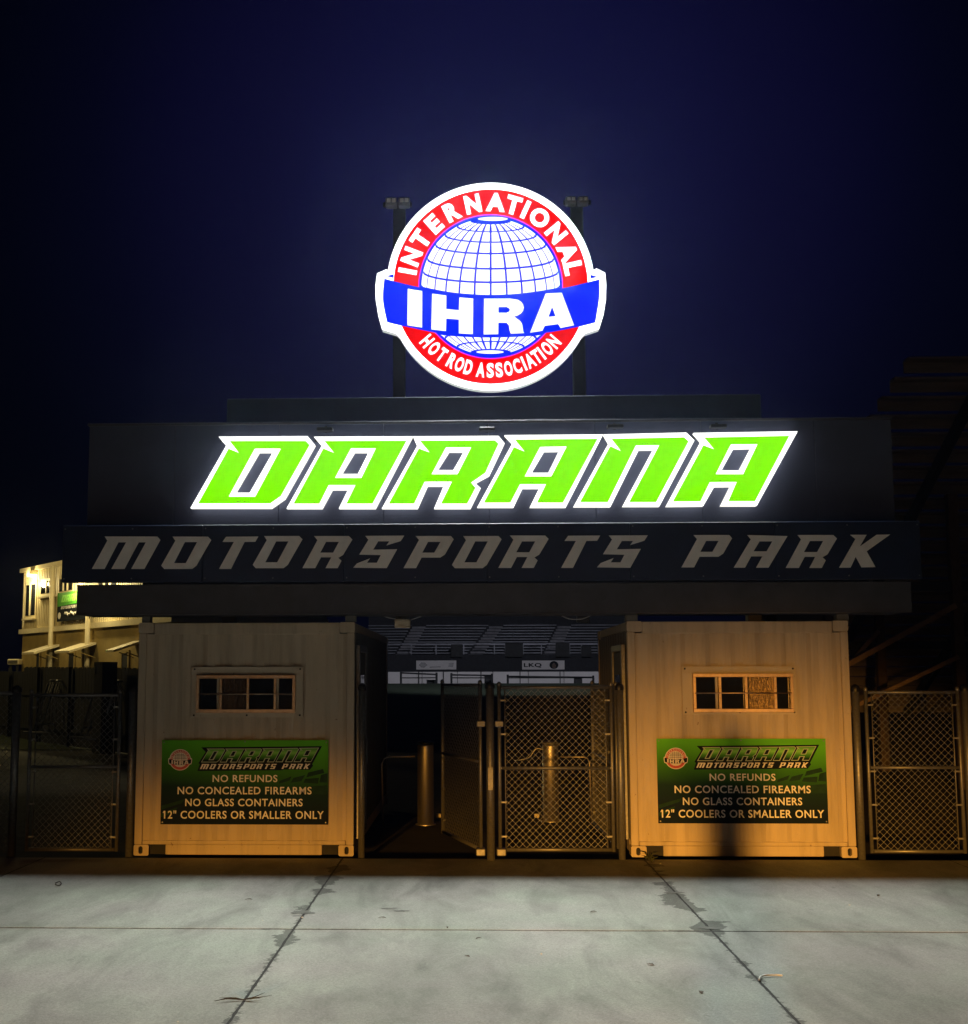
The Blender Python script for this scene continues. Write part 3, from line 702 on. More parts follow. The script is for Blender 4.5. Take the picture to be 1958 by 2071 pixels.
IH = [
 [[(404,789),(498,804),(497,1043),(401,1028)]],
 [[(563,821),(656,833),(655,921),(738,929),(741,845),(832,853),(829,1086),(738,1081),(738,990),(656,984),(653,1066),(558,1055)]],
 [[(903,854),(1070,853)] + ARA(1085,912,78,59,-80,80)[1:] + ARA(1085,1040,70,62,-70,0)[1:] + [(1160,1072),(1166,1079),(1078,1083),(1070,1062)] + [(1066,1030),(1050,1011),(997,1011),(995,1086),(900,1088)], [(997,909),(1050,908),(1068,918),(1072,928),(1066,938),(1050,946),(997,946)]],
 [[(1204,1076),(1306,820),(1411,815),(1492,1028),(1403,1046),(1388,1020),(1300,1032),(1284,1064)], [(1348,908),(1371,968),(1324,973)]],
]
for lp in IH: MB().flat([[e1(x, y, .017) for x, y in l] for l in lp]).build('letter', 'lwhite', rbn)
def arc_letter(ch, ang, rmid, w, h, bold, outward):
    """one letter of an arc text: w, h in the enlargement's pixels; outward: feet towards the centre"""
    vs, fs, gx0, gx1, gy0, gy1 = glyphs(ch, bold); a = R(ang)
    er = (math.cos(a), -math.sin(a)); et = (math.sin(a), math.cos(a)) if outward else (-math.sin(a), -math.cos(a))
    up = er if outward else (-er[0], -er[1])
    mb = MB(); pts = []
    for x, y in vs:
        u = ((x-gx0)/(gx1-gx0)-.5)*w; v = ((y-gy0)/(gy1-gy0)-.5)*h
        cx_ = ECX + rmid*er[0] + u*et[0] + v*up[0]; cy2 = ECY + rmid*er[1] + u*et[1] + v*up[1]
        pts.append(e1(cx_, cy2, .010))
    mb.add(pts, fs); mb.build('letter', 'lwhite', RS, recalc=False)
for ch, an, w in zip("INTERNATIONAL", (169.5,159.2,145.8,132,117.2,102.2,86.6,74.4,65.6,54.6,39.2,24.0,12.6), (30,100,98,80,95,100,122,98,30,122,102,122,80)):
    arc_letter(ch, an, 553, w*1.04, 124, 0.055, True)
for ch, an, w in zip("HOTRODASSOCIATION", (220.5,227.6,234.4,242.4,248.2,254.6,263.2,269.7,275.8,282.2,288.5,293.4,298,303.2,307.3,312.4,319), (58,62,54,58,62,58,66,54,54,60,58,18,66,54,18,60,60)):
    arc_letter(ch, an, 548, w*.88, 98, 0.045, False)
# mounting frame behind the cabinet
mf = MB()
for yy in (560, 1000): 
    a = e1(420, yy); b = e1(1500, yy); mf.box(a.x, b.x, YS+.121, YS+.30, a.z-.04, a.z+.04)
mf.build('mounting_rail', 'pole', RS)
# the two poles that carry the roundel, each with a pair of unlit floodlights on top
def flood_pole(px, pya, pyb, pxl0, pxl1, label):
    Y = YS + 0.38; top = at(px, pya, Y); base = Vector((top.x, Y, CH+0.01))
    t = thing('floodlight_pole', label, 'floodlight pole', base, 'floodlight poles behind the round sign')
    p = MB(); w = .075; p.cbox(top.x-w, top.x+w, Y-.07, Y+.07, base.z, top.z, .01); p.build('pole', 'pole', t)
    MB().cbox(at(pxl0,pya,Y).x-.02, at(pxl1,pya,Y).x+.02, Y-.035, Y+.035, top.z, top.z+.05, .006).build('crossbar', 'pole', t)
    n = 2; xa = at(pxl0, pya, Y-.2).x; xb = at(pxl1, pya, Y-.2).x; za = at(px, pya, Y-.2).z; zb = at(px, pyb, Y-.2).z
    for i in range(n):
        u = xa+(xb-xa)*i/n+.008; v = xa+(xb-xa)*(i+1)/n-.008
        hb = MB().cbox(u, v, Y-.20, Y-.06, za-.0+.02, zb, .01).build('lamp_head', 'lhouse', t)
        ln = MB()
        for k in range(2):
            a = u+.02+(v-u-.02)*k/2; b = a+(v-u-.05)/2; ln.cbox(a, b, Y-.212, Y-.201, za+.055, zb-.02, .003)
        ln.build('lens', 'lens', hb)
        MB().bar(((u+v)/2, Y-.05, za+.05), ((u+v)/2, Y-.0, top.z+.02), .03).build('yoke', 'pole', hb)
flood_pole(808, 418, 398, 778, 830, "dark pole with two unlit floodlights left of the round sign")
flood_pole(1166, 414, 396, 1143, 1192, "dark pole with two unlit floodlights right of the round sign")

# ------------------------------------------------------------------ printed notice boards on the containers
BX = lambda n, x: x
def poster(px0, py0, px1, py1, label):
    Y = -0.030
    a = at(px0, py0, Y); b = at(px1, py1, Y); w = b.x-a.x; h = a.z-b.z
    t = thing('notice_board', label, 'sign', (a.x+w/2, Y, b.z), 'printed notice boards on the containers')
    def P(u, v, k): return (a.x+u*w, Y-.0016*k, a.z-v*h)
    # slightly wavy sheet lying over the wall ribs
    pm = MB(); n = 48; top = []; bot = []
    pm.prism([[P(0,1,0),P(1,1,0),P(1,0,0),P(0,0,0)]], (0, .012, 0)); pn = pm.build('panel', 'poster', t)
    def q(x, y): return ((x-85)/1708, (y-82)/866)      # enlargement px -> panel fraction
    fl = MB()
    for poly in ([(1300,500),(1420,455),(1400,500),(1290,530)],[(1440,470),(1560,440),(1520,505),(1410,520)],[(1590,415),(1740,378),(1755,420),(1570,465)],[(1560,480),(1700,470),(1690,530),(1540,520)],[(1720,440),(1788,420),(1786,520),(1705,515)],[(1600,560),(1780,545),(1783,640),(1560,640)],
                 [(90,760),(330,690),(300,730),(88,800)],[(88,840),(260,770),(240,820),(86,880)]):
        fl.flat([[P(*q(x,y),1) for x,y in poly]])
    fl.build('chequer_shade', 'pnavy', t)
    # black backing of the logo
    MB().flat([[P(*q(x,y),1.2) for x,y in ((490,156),(1728,144),(1630,330),(1640,345),(1605,388),(1340,384),(1330,392),(455,400),(478,330),(462,322),(535,205))]]).build('logo_backing', 'pblack', t)
    # slanted logo letters: same outlines as the lit sign
    def lg(x, y): # lit-sign px -> enlargement px on the board
        return (490+(x-385.0)*(1698-490)/(1612.0-385.0), 160+(y-874.0)*(312-160)/(1028-874.0))
    ol = MB(); fc = MB()
    for L_ in LET:
        ol.flat([[P(*q(*lg(x,y)),2.4) for x,y in lp] for lp in L_['body']])
        cxm = sum(p[0] for p in L_['face'][0])/len(L_['face'][0]); cym = 950
        def grow(p, k): return (p[0]+(p[0]-cxm)*k, p[1]+(p[1]-cym)*k)
        fo = [grow(p, .035) for p in L_['face'][0]]
        fc.flat([[P(*q(*lg(x,y)),3.4) for x,y in fo]] + [[P(*q(*lg(x,y)),3.4) for x,y in lp] for lp in L_['face'][1:]])
    ol.build('logo_outline', 'pedge', t); fc.build('logo_letters', 'logo', t)
    # holes show black again
    hl = MB()
    for L_ in LET:
        for lp in L_['body'][1:]: hl.flat([[P(*q(*lg(x,y)),2.8) for x,y in lp]])
    wd = MB()
    def wg(x, y): return (478+(x-184.0)*(1612-478)/(1800.0-184.0), 326+(y-1082.0)*(380-326)/(1150-1082.0))
    for it in WORD: wd.flat([[P(*q(*wg(x,y)),2.4) for x,y in lp] for lp in word_loops(it)])
    wd.build('lettering', 'ptext', t)
    for body, xa, xb, ya, yb in (("NO REFUNDS",612,1276,440,514),("NO CONCEALED FIREARMS",255,1626,562,640),("NO GLASS CONTAINERS",336,1536,684,762),('12" COOLERS OR SMALLER ONLY',121,1752,806,890)):
        l = MB(); text_fit(l, body, lambda u, v: P(*q(xa+(xb-xa)*u, yb+(ya-yb)*v), 2), 0.016, 1.10)
        if body[0] == '1': l.flat([[P(*q(x,y),2) for x,y in ((109,826),(121,806),(121,822),(112,838))]])
        l.build('lettering', 'ptext', t, recalc=False)
    # small round emblem
    def E(x, y, k): return P(*q(275+(x-ECX)*.162, 285+(y-ECY)*.162), k)
    em = MB().flat([[E(x,y,1.4) for x,y in outl]]).build('emblem', 'pwhite', t)
    def ck(r, k, n=40): return [E(ECX+r*math.cos(2*math.pi*i/n), ECY-r*math.sin(2*math.pi*i/n), k) for i in range(n)]
    MB().flat([ck(630,2.2), ck(475,2.2)[::-1]]).build('emblem_ring', 'pred', em)
    gm = MB()
    for yy in (420, 500, 590, 690):
        r0 = math.sqrt(max(0, 440**2-(yy-ECY)**2)); gm.flat([[E(ECX-r0,yy,2.2),E(ECX+r0,yy,2.2),E(ECX+r0,yy+22,2.2),E(ECX-r0,yy+22,2.2)]])
    for dx in (-300,-190,-80,80,190,300):
        r0 = math.sqrt(440**2-dx*dx); gm.flat([[E(ECX+dx-9,ECY-r0,2.6),E(ECX+dx+9,ECY-r0,2.6),E(ECX+dx+9,ECY+40,2.6),E(ECX+dx-9,ECY+40,2.6)]])
    gm.build('emblem_globe', 'pblack', em)
    MB().flat([[E(x,y,3.2) for x,y in ribbon]]).build('emblem_ribbon', 'pblack', em)
    ih = MB()
    for lp in IH: ih.flat([[E(x,y,4.2) for x,y in l] for l in lp])
    ih.build('emblem_letters', 'pwhite', em)
    tx = MB()
    for ch, an in zip("INTERNATIONAL", (169.5,159.2,145.8,132,117.2,102.2,86.6,74.4,65.6,54.6,39.2,24.0,12.6)):
        vs, fs, gx0, gx1, gy0, gy1 = glyphs(ch, .03); A = R(an); w_ = 26 if ch == 'I' else 88
        tx.add([E(ECX+553*math.cos(A)+((x-gx0)/(gx1-gx0)-.5)*w_*math.sin(A)+((y-gy0)/(gy1-gy0)-.5)*105*math.cos(A), ECY-553*math.sin(A)+((x-gx0)/(gx1-gx0)-.5)*w_*math.cos(A)-((y-gy0)/(gy1-gy0)-.5)*105*math.sin(A), 3.2) for x, y in vs], fs)
    tx.build('emblem_arc_letters', 'pwhite', em, recalc=False)
    sc = MB()
    for (u, v) in ((.012,.025),(.988,.025),(.012,.975),(.988,.975),(.5,.018)):
        c = P(u, v, 1); sc.tube([(c[0], c[1]-.004, c[2]), (c[0], c[1]+.002, c[2])], .008, 8)
    sc.build('screw', 'galv', t)
poster(328, 1497, 663, 1668, "green notice board on the left container, dimly and evenly lit")
poster(1328, 1494, 1676, 1666, "green notice board on the right container, brightly lit in orange light")

# ------------------------------------------------------------------ chain link gates and fences
def chain_mesh(A, B, z0, z1, pitch=0.074, r=0.0021):
    """woven diamonds between A and B (ground points of the two ends)"""
    A = Vector(A); B = Vector(B); d = (B-A); Ln = d.length; d.normalize(); nrm = Vector((-d.y, d.x, 0)); H = z1-z0
    mb = MB()
    def seg(s0, h0, s1, h1, off):
        j = random.uniform(-.004, .004); s0 += j; s1 += j + random.uniform(-.003, .003)
        p = A + d*s0 + nrm*off + Vector((0,0,z0+h0)); q = A + d*s1 - nrm*off + Vector((0,0,z0+h1)); mb.bar(p, q, 2*r)
    n = int((Ln+H)/pitch)+1
    for i in range(1, n):
        c = i*pitch
        for sg in (1, -1):      # lines s +- h = c
            s0 = max(0, c-H); s1 = min(Ln, c); h0 = c-s0; h1 = c-s1
            if s1-s0 < .01: continue
            if sg == 1: seg(s0, h0, s1, h1, .003)
            else: seg(Ln-s0, h0, Ln-s1, h1, -.003)
    # twisted barbs along the bottom and top
    i = 0
    while i*pitch < Ln:
        s = i*pitch; p = A+d*s+Vector((0,0,z0)); mb.bar(p, p+d*.012+Vector((0,0,-.03)), 2*r); mb.bar(p, p-d*.012+Vector((0,0,-.03)), 2*r); i += 1
    return mb
def gate_leaf(name, label, cat, A, B, z0, z1, zmid, group=None, hinge=None, tension=True):
    A = Vector(A); B = Vector(B); d = (B-A).normalized()
    t = thing(name, label, cat, ((A.x+B.x)/2, (A.y+B.y)/2, 0), group)
    f = MB(); r = .021; up = Vector((0,0,1))
    f.tube([A+up*z0, A+up*z1], r, 10); f.tube([B+up*z0, B+up*z1], r, 10)
    f.tube([A+up*(z0+.02)+d*r, B+up*(z0+.02)-d*r], r, 10); f.tube([A+up*(z1-.02)+d*r, B+up*(z1-.02)-d*r], r*.9, 10)
    f.tube([A+up*zmid+d*r, B+up*zmid-d*r], r*.85, 10)
    for p in (A, B):
        f.lathe(p.x, p.y, [(r*1.15, z1), (r*1.2, z1+.02), (r*.9, z1+.035), (.004, z1+.045)], 10)
    f.build('frame', 'galv', t)
    chain_mesh(A+d*.06, B-d*.06, z0+.04, z1-.03).build('chain_link_mesh', 'wire', t)
    tb = MB(); H = z1-z0
    for p, s in ((A, 1), (B, -1)):
        q = p + d*(.062*s); tb.tube([q+up*(z0+.03), q+up*(z1-.03)], .007, 6)
        for k in range(5):
            z = z0 + H*(.09+.205*k); tb.bar(p+up*z, q+up*z+d*(.012*s), .03, .018)
    tb.build('tension_bar', 'galv', t)
    return t
def post(name, label, cat, x, y, h, r, group=None, extra=None):
    t = thing(name, label, cat, (x, y, 0), group)
    MB().tube([(x,y,-.02),(x,y,h)], r, 14).build('pole', 'galv', t)
    MB().lathe(x, y, [(r*1.2,h-.03),(r*1.25,h),(r*1.0,h+.03),(r*.3,h+.05)], 14).build('cap', 'black', t)
    if extra: extra(t)
    return t
gp = 'gate posts between the containers'
post('gate_post', "tall galvanised gate post beside the left container's passage corner", 'post', at(731,1700,0.06).x, .06, 1.86, .037, gp)
post('gate_post', "tall galvanised gate post beside the right container's passage corner", 'post', at(1258,1700,-.06).x, -.06, 1.86, .037, gp)
cxp = at(993, 1700, -.12).x
def cextra(t):
    b = MB(); b.cbox(cxp-.165, cxp-.06, -.2, -.04, .05, .13, .01); b.cbox(cxp+.06, cxp+.165, -.2, -.04, .05, .13, .01); b.build('bottom_hinge', 'galv', t)
    b = MB(); b.cbox(cxp-.15, cxp-.05, -.17, -.07, 1.43, 1.50, .01); b.cbox(cxp+.05, cxp+.15, -.17, -.07, 1.43, 1.50, .01); b.build('hinge', 'galv', t)
    b = MB(); b.cbox(cxp-.03, cxp+.03, -.178, -.165, 1.0-.25, 1.0+.0, .004); b.build('latch_plate', 'galv', t)
post('gate_post', "centre gate post that both chain link gate leaves hang on", 'post', cxp, -.12, 1.88, .045, gp, cextra)
gl_ = 'chain link gate leaves'
hl_ = at(973, 1700, -.1).x
gate_leaf('gate_leaf', "chain link gate leaf swung open inward, left of the centre post", 'gate', (hl_, -.1, 0), (-.57, 1.55, 0), .09, 1.90, 1.05, gl_)
ra = at(1012, 1700, -.12).x; rb_ = at(1241, 1700, -.1).x
gate_leaf('gate_leaf', "closed chain link gate leaf right of the centre post", 'gate', (ra, -.12, 0), (rb_, -.1, 0), .09, 1.88, .985, gl_)
gate_leaf('gate_leaf', "chain link panel running back along the right container's passage wall", 'fence', (1.40, .15, 0), (1.36, 2.6, 0), .09, 1.88, 1.0, gl_)
# chain on the closed gate and the loose clip ends
ch = MB()
ca = at(1233, 1520, -.02); cb = at(1205, 1505, .6)
for i in range(16):
    u = i/15; p = Vector((ca.x+(cb.x-ca.x)*u, -.0+.5*u, ca.z+(cb.z-ca.z)*u - .05*math.sin(math.pi*u))); ch.bar(p+Vector((-.02,0,.006)), p+Vector((.02,0,-.006)), .018, .012)
tag(ch.build('lock_chain', 'black'), "dark lock chain hanging between the closed gate leaf and the side panel", 'chain')

# side fences
fg = 'side fence gates'
def fy(px, py, Y): return at(px, py, Y).x
post('fence_post', "dark fence post close to the left container's outer edge", 'post', fy(262,1700,.10), .10, 1.84, .045, 'fence posts outside the containers')
post('fence_post', "dark fence post at the far left edge of the photo", 'post', fy(24,1700,.12), .12, 1.84, .045, 'fence posts outside the containers')
gate_leaf('fence_gate', "dark chain link gate left of the left container", 'gate', (fy(54,1700,.1), .1, 0), (fy(236,1700,.1), .1, 0), .05, 1.80, .98, fg)
ft_ = thing('chain_link_fence', "dark chain link fence panel cut off by the left edge of the photo", 'fence', (fy(24,1700,.12)-1.3,.12,0))
chain_mesh((fy(24,1700,.12)-2.6,.12,0), (fy(24,1700,.12)-.05,.12,0), .06, 1.8).build('chain_link_mesh', 'wire', ft_)
MB().tube([(fy(24,1700,.12)-2.6,.12,1.8),(fy(24,1700,.12)-.05,.12,1.8)], .02, 8).build('top_rail', 'galv', ft_)
post('fence_post', "bright fence post close to the right container's outer edge", 'post', fy(1742,1700,.04), .04, 1.84, .042, 'fence posts outside the containers')
post('fence_post', "orange lit fence post at the right edge of the photo", 'post', fy(1957,1700,.12)+.05, .12, 1.84, .045, 'fence posts outside the containers')
gate_leaf('fence_gate', "orange lit chain link gate right of the right container", 'gate', (fy(1763,1700,.08), .08, 0), (fy(1951,1700,.08), .08, 0), .06, 1.82, .98, fg)

# ------------------------------------------------------------------ bollards and hand rails in the passage
def bollard(px, pyb, pyt, wpx, label, kind):
    c = gnd(px, pyb); dist = (c-CAMP).dot(FW); r = wpx/2*dist/FPX; h = at(px, pyt, c.y-r).z
    t = thing('turnstile_bollard', label, 'bollard', (c.x, c.y, 0), 'stainless bollards in the passage')
    MB().lathe(c.x, c.y, [(r*1.25,0),(r*1.25,.012),(r,.014),(r,h-.02),(r*.97,h)], 32).build('column', 'steel', t)
    MB().lathe(c.x, c.y, [(r*.98,h+.001),(r*1.08,h+.012),(r*1.08,h+.03),(r*.8,h+.05),(.01,h+.055)], 24).build('cap', 'black' if kind == 0 else 'galv', t)
    return c, r, h
cL, rL, hL = bollard(861, 1668, 1507, 33, "shiny stainless bollard with black cap in the open left half of the gate", 0)
cR, rR, hR = bollard(1115, 1661, 1507, 33, "stainless bollard with lighter cap behind the closed right gate leaf", 1)
def handrail(name, label, pts, r=.012):
    m_ = MB(); m_.tube(pts, r, 8); return tag(m_.build(name, 'steel'), label, 'handrail', 'hand rails beside the bollards')
zr = at(820, 1530, cL.y).z
xl = at(772, 1600, cL.y).x
handrail('hand_rail', "thin steel hand rail from the left bollard down to the ground", [(cL.x-rL*1.3, cL.y, zr), (xl+.10, cL.y, zr), (xl+.03, cL.y, zr-.03), (xl, cL.y, zr-.1), (xl+.02, cL.y, 0)])
xr = at(1193, 1600, cR.y).x; zr2 = at(1160, 1531, cR.y).z
handrail('hand_rail', "thin steel hand rail from the right bollard down to the ground", [(cR.x+rR*1.3, cR.y, zr2), (xr-.08, cR.y, zr2), (xr-.02, cR.y, zr2-.02), (xr, cR.y, zr2-.08), (xr+.02, cR.y, 0)])
xr = at(1206, 1600, cR.y-.2).x
handrail('hand_rail', "short upright steel rail end right of the right bollard", [(xr-.01, cR.y-.2, zr2-.12), (xr, cR.y-.2, zr2-.2), (xr+.02, cR.y-.2, 0)])
# hose on the right bollard and the small floor boxes
hs = MB(); c0_ = at(1096, 1516, cR.y-.1)
hs.tube(smooth_curve([tuple(at(x, y, cR.y-.12)) for x, y in ((1098,1516),(1086,1514),(1078,1522),(1070,1532),(1052,1537),(1040,1538))]), .008, 6)
tag(hs.build('strap', 'wirewhite'), "loose strap hanging from the top of the right bollard", 'strap')
for px, py, lb in ((887,1655,"small pale junction box on the ground beside the left bollard"), (1086,1655,"small pale junction box on the ground beside the right bollard")):
    c = gnd(px, py+3); t = thing('junction_box', lb, 'box', (c.x, c.y, 0), 'small boxes beside the bollards')
    MB().cbox(c.x-.035, c.x+.035, c.y-.03, c.y+.03, .03, .085, .008).build('housing', 'trim', t)
    MB().tube([(c.x+.02,c.y,.03),(c.x+.02,c.y,0)], .012, 8).build('conduit', 'black', t)

# ------------------------------------------------------------------ wires and work light under the beam
def wire(pts, label, Y=.32):
    m_ = MB(); m_.tube(smooth_curve([tuple(at(x, y, Y)) for x, y in pts]), .007, 6); tag(m_.build('hanging_wire', 'cable'), label, 'wire', 'wires under the beam')
wire([(745,1238),(757,1242),(770,1244),(785,1249),(800,1252)], "grey wire sagging from the beam to the work light on its left")
wire([(830,1254),(845,1249),(858,1244),(872,1239)], "grey wire rising from the work light to the beam on its right")
wire([(1122,1239),(1135,1245),(1150,1251),(1165,1252.5),(1180,1251),(1195,1245),(1212,1240),(1228,1239)], "loose grey wire loop sagging under the beam near the right container")
q = at(814, 1260, .25)
t = thing('work_light', "small square work light hanging under the beam on a bracket", 'lamp', (q.x, .25, q.z-.06))
MB().cbox(q.x-.09, q.x+.09, .24, .30, at(814,1270,.25).z, at(814,1252,.25).z, .008).build('housing', 'plate', t)
b = MB(); zt = at(814,1252,.25).z; b.bar((q.x-.03,.28,zt),(q.x-.03,.28,BZ0),.03); b.tube([(q.x+.03,.27,zt+.001),(q.x+.03,.27,zt+.05)],.02,8); b.bar((q.x-.08,.28,zt+.03),(q.x+.08,.28,zt+.03),.03); b.build('bracket', 'black', t)

# ------------------------------------------------------------------ far side of the track: barrier, banners, stand
D0 = 78.0
x0, x1, z0, z1 = rect(782, 1359, 1240, 1382, D0)
bw = thing('track_barrier', "long low white barrier wall across the track under the banners", 'barrier', ((x0+x1)/2, D0, 0))
m_ = MB(); nseg = 8; xx0 = x0; wseg = (x1+4-x0)/nseg
for i in range(nseg): m_.cbox(xx0+wseg*i+.015, xx0+wseg*(i+1)-.015, D0, D0+.35, 0, z1, .03)
m_.build('panel', 'barrier', bw)
rg = MB(); zA = at(900,1359,D0).z
for px in (784, 847, 897, 973, 1052, 1133):
    xx = at(px, 1370, D0-.2).x; rg.box(xx-.03, xx+.03, D0-.16, D0-.1, 0, z1+.04)
rg.build('joint_post', 'darkfence', bw)
Yr = D0-6
def railing(px0, px1, pya, pyb, label):
    a = at(px0, pya, Yr); b = at(px1, pyb, Yr); zb = at(px0, 1384, Yr).z
    t = thing('track_railing', label, 'railing', ((a.x+b.x)/2, Yr, 0), 'dark railings in front of the white barrier')
    for xx, zz in ((a.x, a.z+.12), (b.x, b.z+.12)): MB().tube([(xx,Yr,0),(xx,Yr,zz)], .07, 8).build('post', 'darkfence', t)
    r_ = MB(); r_.tube([(a.x+.07,Yr,a.z),(b.x-.07,Yr,b.z)], .05, 8); zz = at(px0,1371,Yr).z; r_.tube([(a.x+.07,Yr,zz),(b.x-.07,Yr,zz)], .035, 8); r_.build('rail', 'darkfence', t)
railing(811, 883, 1361, 1364, "dark railing before the white barrier, leftmost and above the left bollard")
railing(913, 995, 1365, 1366, "dark railing before the white barrier, behind the centre post")
railing(1027, 1200, 1368, 1370, "dark railing before the white barrier, longest one on the right")
for px0, px1, pya, lb in ((863,884,1375,"dark box in front of the white barrier above the left bollard"),(980,994,1367,"tall dark box in front of the white barrier behind the centre post"),(1162,1178,1371,"dark box in front of the white barrier near the right container")):
    a = at(px0, pya, Yr+1); b = at(px1, 1390, Yr+1); t = thing('track_cabinet', lb, 'box', ((a.x+b.x)/2, Yr+1, 0), 'dark boxes along the track')
    MB().cbox(a.x, b.x, Yr+1, Yr+1.6, 0, a.z-.04, .03).build('body', 'darkfence', t); MB().cbox(a.x-.04, b.x+.04, Yr+.96, Yr+1.64, a.z-.04, a.z, .01).build('lid', 'darkfence', t)
# grass strip on the near side of the track
zbk = at(900, 1382, D0-7).z
gr = MB(); gr.add([(-60,22,-.03),(60,22,-.03),(60,46,.5),(-60,46,.5),(60,D0-8,zbk),(-60,D0-8,zbk),(60,D0-1,zbk-.05),(-60,D0-1,zbk-.05)], [(0,1,2,3),(3,2,4,5),(5,4,6,7)]); struct(gr.build('grass_bank', 'grass'))
# grandstand
YG = 86.0
gs = thing('grandstand', "far grandstand of metal bench rows with stair aisles behind the banners", 'grandstand', (2, YG, 0))
fx0, fx1, fz0, fz1 = rect(740, 1324, 1290, 1358, YG)
MB().box(fx0, fx1, YG, YG+.3, 0, fz1).build('front_wall', 'riser', gs)
NR = 11; RUN = .8
bn = MB(); rs_ = MB(); ais = [MB(), MB(), MB()]; rnd = random.Random(5)
aisle = [((815,1312),(847,1267)), ((962,1307),(1003,1258)), ((1113,1317),(1141,1258))]
for i in range(NR):
    Y = YG + .6 + i*RUN; py = 1320 - 5.6*i
    zz = at(950, py, Y).z; xa, xb = at(745, py, Y).x, at(1285, py, Y).x
    zl = fz1-.1 if i == 0 else at(950, py+5.6, Y-RUN).z
    rs_.box(xa, xb, Y+.32, Y+.5, zl-.3, zz-.06)
    ax = []
    for (p0, p1), ai in zip(aisle, ais):
        u = i/(NR-1); px = p0[0]+(p1[0]-p0[0])*u; c = at(px, py, Y).x; ax.append(c)
        ai.box(c-.55, c+.55, Y-.02, Y+.34, zl-.05, zz-.12); ai.box(c-.5, c+.5, Y-.25, Y-.03, zl-.14, zl+.02)
    xs = [xa] + [v for c in ax for v in (c-.62, c+.62)] + [xb]
    for s_, e_ in zip(xs[::2], xs[1::2]):
        bn.box(s_, e_, Y, Y+.3, zz-.06, zz)
bn.build('bench', 'bench', gs); rs_.build('riser', 'riser', gs); 
for ai in ais: ai.build('aisle_stair', 'stair', gs)
zt_ = at(950, 1320-5.6*NR, YG+NR*RUN).z; MB().box(xa, xb, YG+NR*RUN+.2, YG+NR*RUN+.4, 0, zt_+3.2).build('back_wall', 'riser', gs)
fr = MB()
for px in (780, 832, 882, 925, 938, 1000, 1022, 1058, 1095, 1126, 1152, 1176, 1210):
    xx = at(px, 1310, YG+.1).x; fr.box(xx-.04, xx+.04, YG+.02, YG+.1, fz1, fz1+.75)
xx0 = at(760, 1310, YG).x; xx1 = at(1260, 1310, YG).x; fr.box(xx0, xx1, YG+.03, YG+.09, fz1+.75, fz1+.82)
fr.build('front_railing', 'bench', gs)
for (pa, pb, pt) in ((912,936,1303),(1022,1058,1301),(1124,1152,1300),(1176,1196,1307)):
    kb = MB(); kb.box(at(pa,pt,YG-.3).x, at(pb,pt,YG-.3).x, YG-.3, YG-.02, fz1-.2, at(pa,pt,YG-.3).z); kb.build('kiosk_panel', 'darkfence', gs)
# banners on the front wall
def banner(px0, py0, px1, py1, label, name):
    Y = YG-.06; a = at(px0, py0, Y); b = at(px1, py1, Y)
    t = thing('banner', label, 'banner', ((a.x+b.x)/2, Y, b.z), 'pale banners below the far grandstand')
    MB().box(a.x, b.x, Y, Y+.04, b.z, a.z).build('sheet', 'barrier', t)
    return t, a, b, Y
t, a, b, Y = banner(842, 1336, 923, 1354, "pale banner with faint grey marks below the far grandstand", 'l')
mk = MB(); 
def bp(u, v, k=1): return (a.x+(b.x-a.x)*u, Y-.01*k, b.z+(a.z-b.z)*v)
mk.flat([[bp(.06,.5),bp(.12,.8),bp(.22,.78),bp(.28,.5),bp(.2,.2),bp(.12,.25)]]); mk.flat([[bp(.8,.3),bp(.92,.25),bp(.94,.75),bp(.82,.7)]]); mk.flat([[bp(.33,.2),bp(.62,.25),bp(.6,.36),bp(.34,.32)]])
mk.build('faint_mark', 'galv', t)
t, a, b, Y = banner(1056, 1336, 1142, 1354, "white banner with three black capitals and a round dark emblem below the far grandstand", 'r')
mk = MB(); text_fit(mk, "LKQ", lambda u, v: bp(.04+.42*u, .2+.52*v), .03, 1.1); mk.build('lettering', 'pblack', t, recalc=False)
mk = MB(); mk.flat([[bp(.75+.105*math.cos(k*.2618), .5+.44*math.sin(k*.2618)) for k in range(24)]]); em_ = mk.build('emblem', 'pblack', t)
mk = MB(); mk.flat([[bp(.72,.15,2),bp(.79,.15,2),bp(.80,.5,2),bp(.75,.78,2),bp(.70,.5,2)]]); mk.build('emblem_mark', 'rust', em_)

# ------------------------------------------------------------------ two-storey building at the left
PL = Vector((-16.6, 33.5, 0)); PR = Vector((-8.6, 22.6, 0)); dB = (PR-PL).normalized(); nB = Vector((dB.y, -dB.x, 0))
if nB.dot(CAMP-PL) < 0: nB = -nB
LB = (PR-PL).length
def bhit(px, py, off=0.0):        # pixel -> (s along facade, z)
    d = ray(px, py); P0 = PL + nB*off; tt = (P0-CAMP).dot(nB)/d.dot(nB); p = CAMP + d*tt; return (p-P0).dot(dB), p.z
def bpnt(s, z, off=0.0): return PL + dB*s + nB*off + Vector((0,0,z))
def bbox(mb, s0, s1, z0, z1, o0, o1):
    P = [bpnt(s,z,o) for z in (z0,z1) for o in (o1,o0) for s in (s0,s1)]
    mb.add(P, [(0,1,3,2),(4,6,7,5),(0,4,5,1),(1,5,7,3),(3,7,6,2),(2,6,4,0)])
def bbpx(mb, px0, py0, px1, py1, o0, o1):
    s0, za = bhit(px0, py0, o1); s1, zb = bhit(px1, py1, o1); bbox(mb, min(s0,s1), max(s0,s1), min(za,zb), max(za,zb), o0, o1)
HB = thing('track_building', "lit two storey building with ribbed cream upper floor and ochre ground floor", 'building', PL)
sL, zF = bhit(41, 1274); sMid, zF2 = bhit(110, 1272); zF = (zF+bhit(250,1261)[1])/2
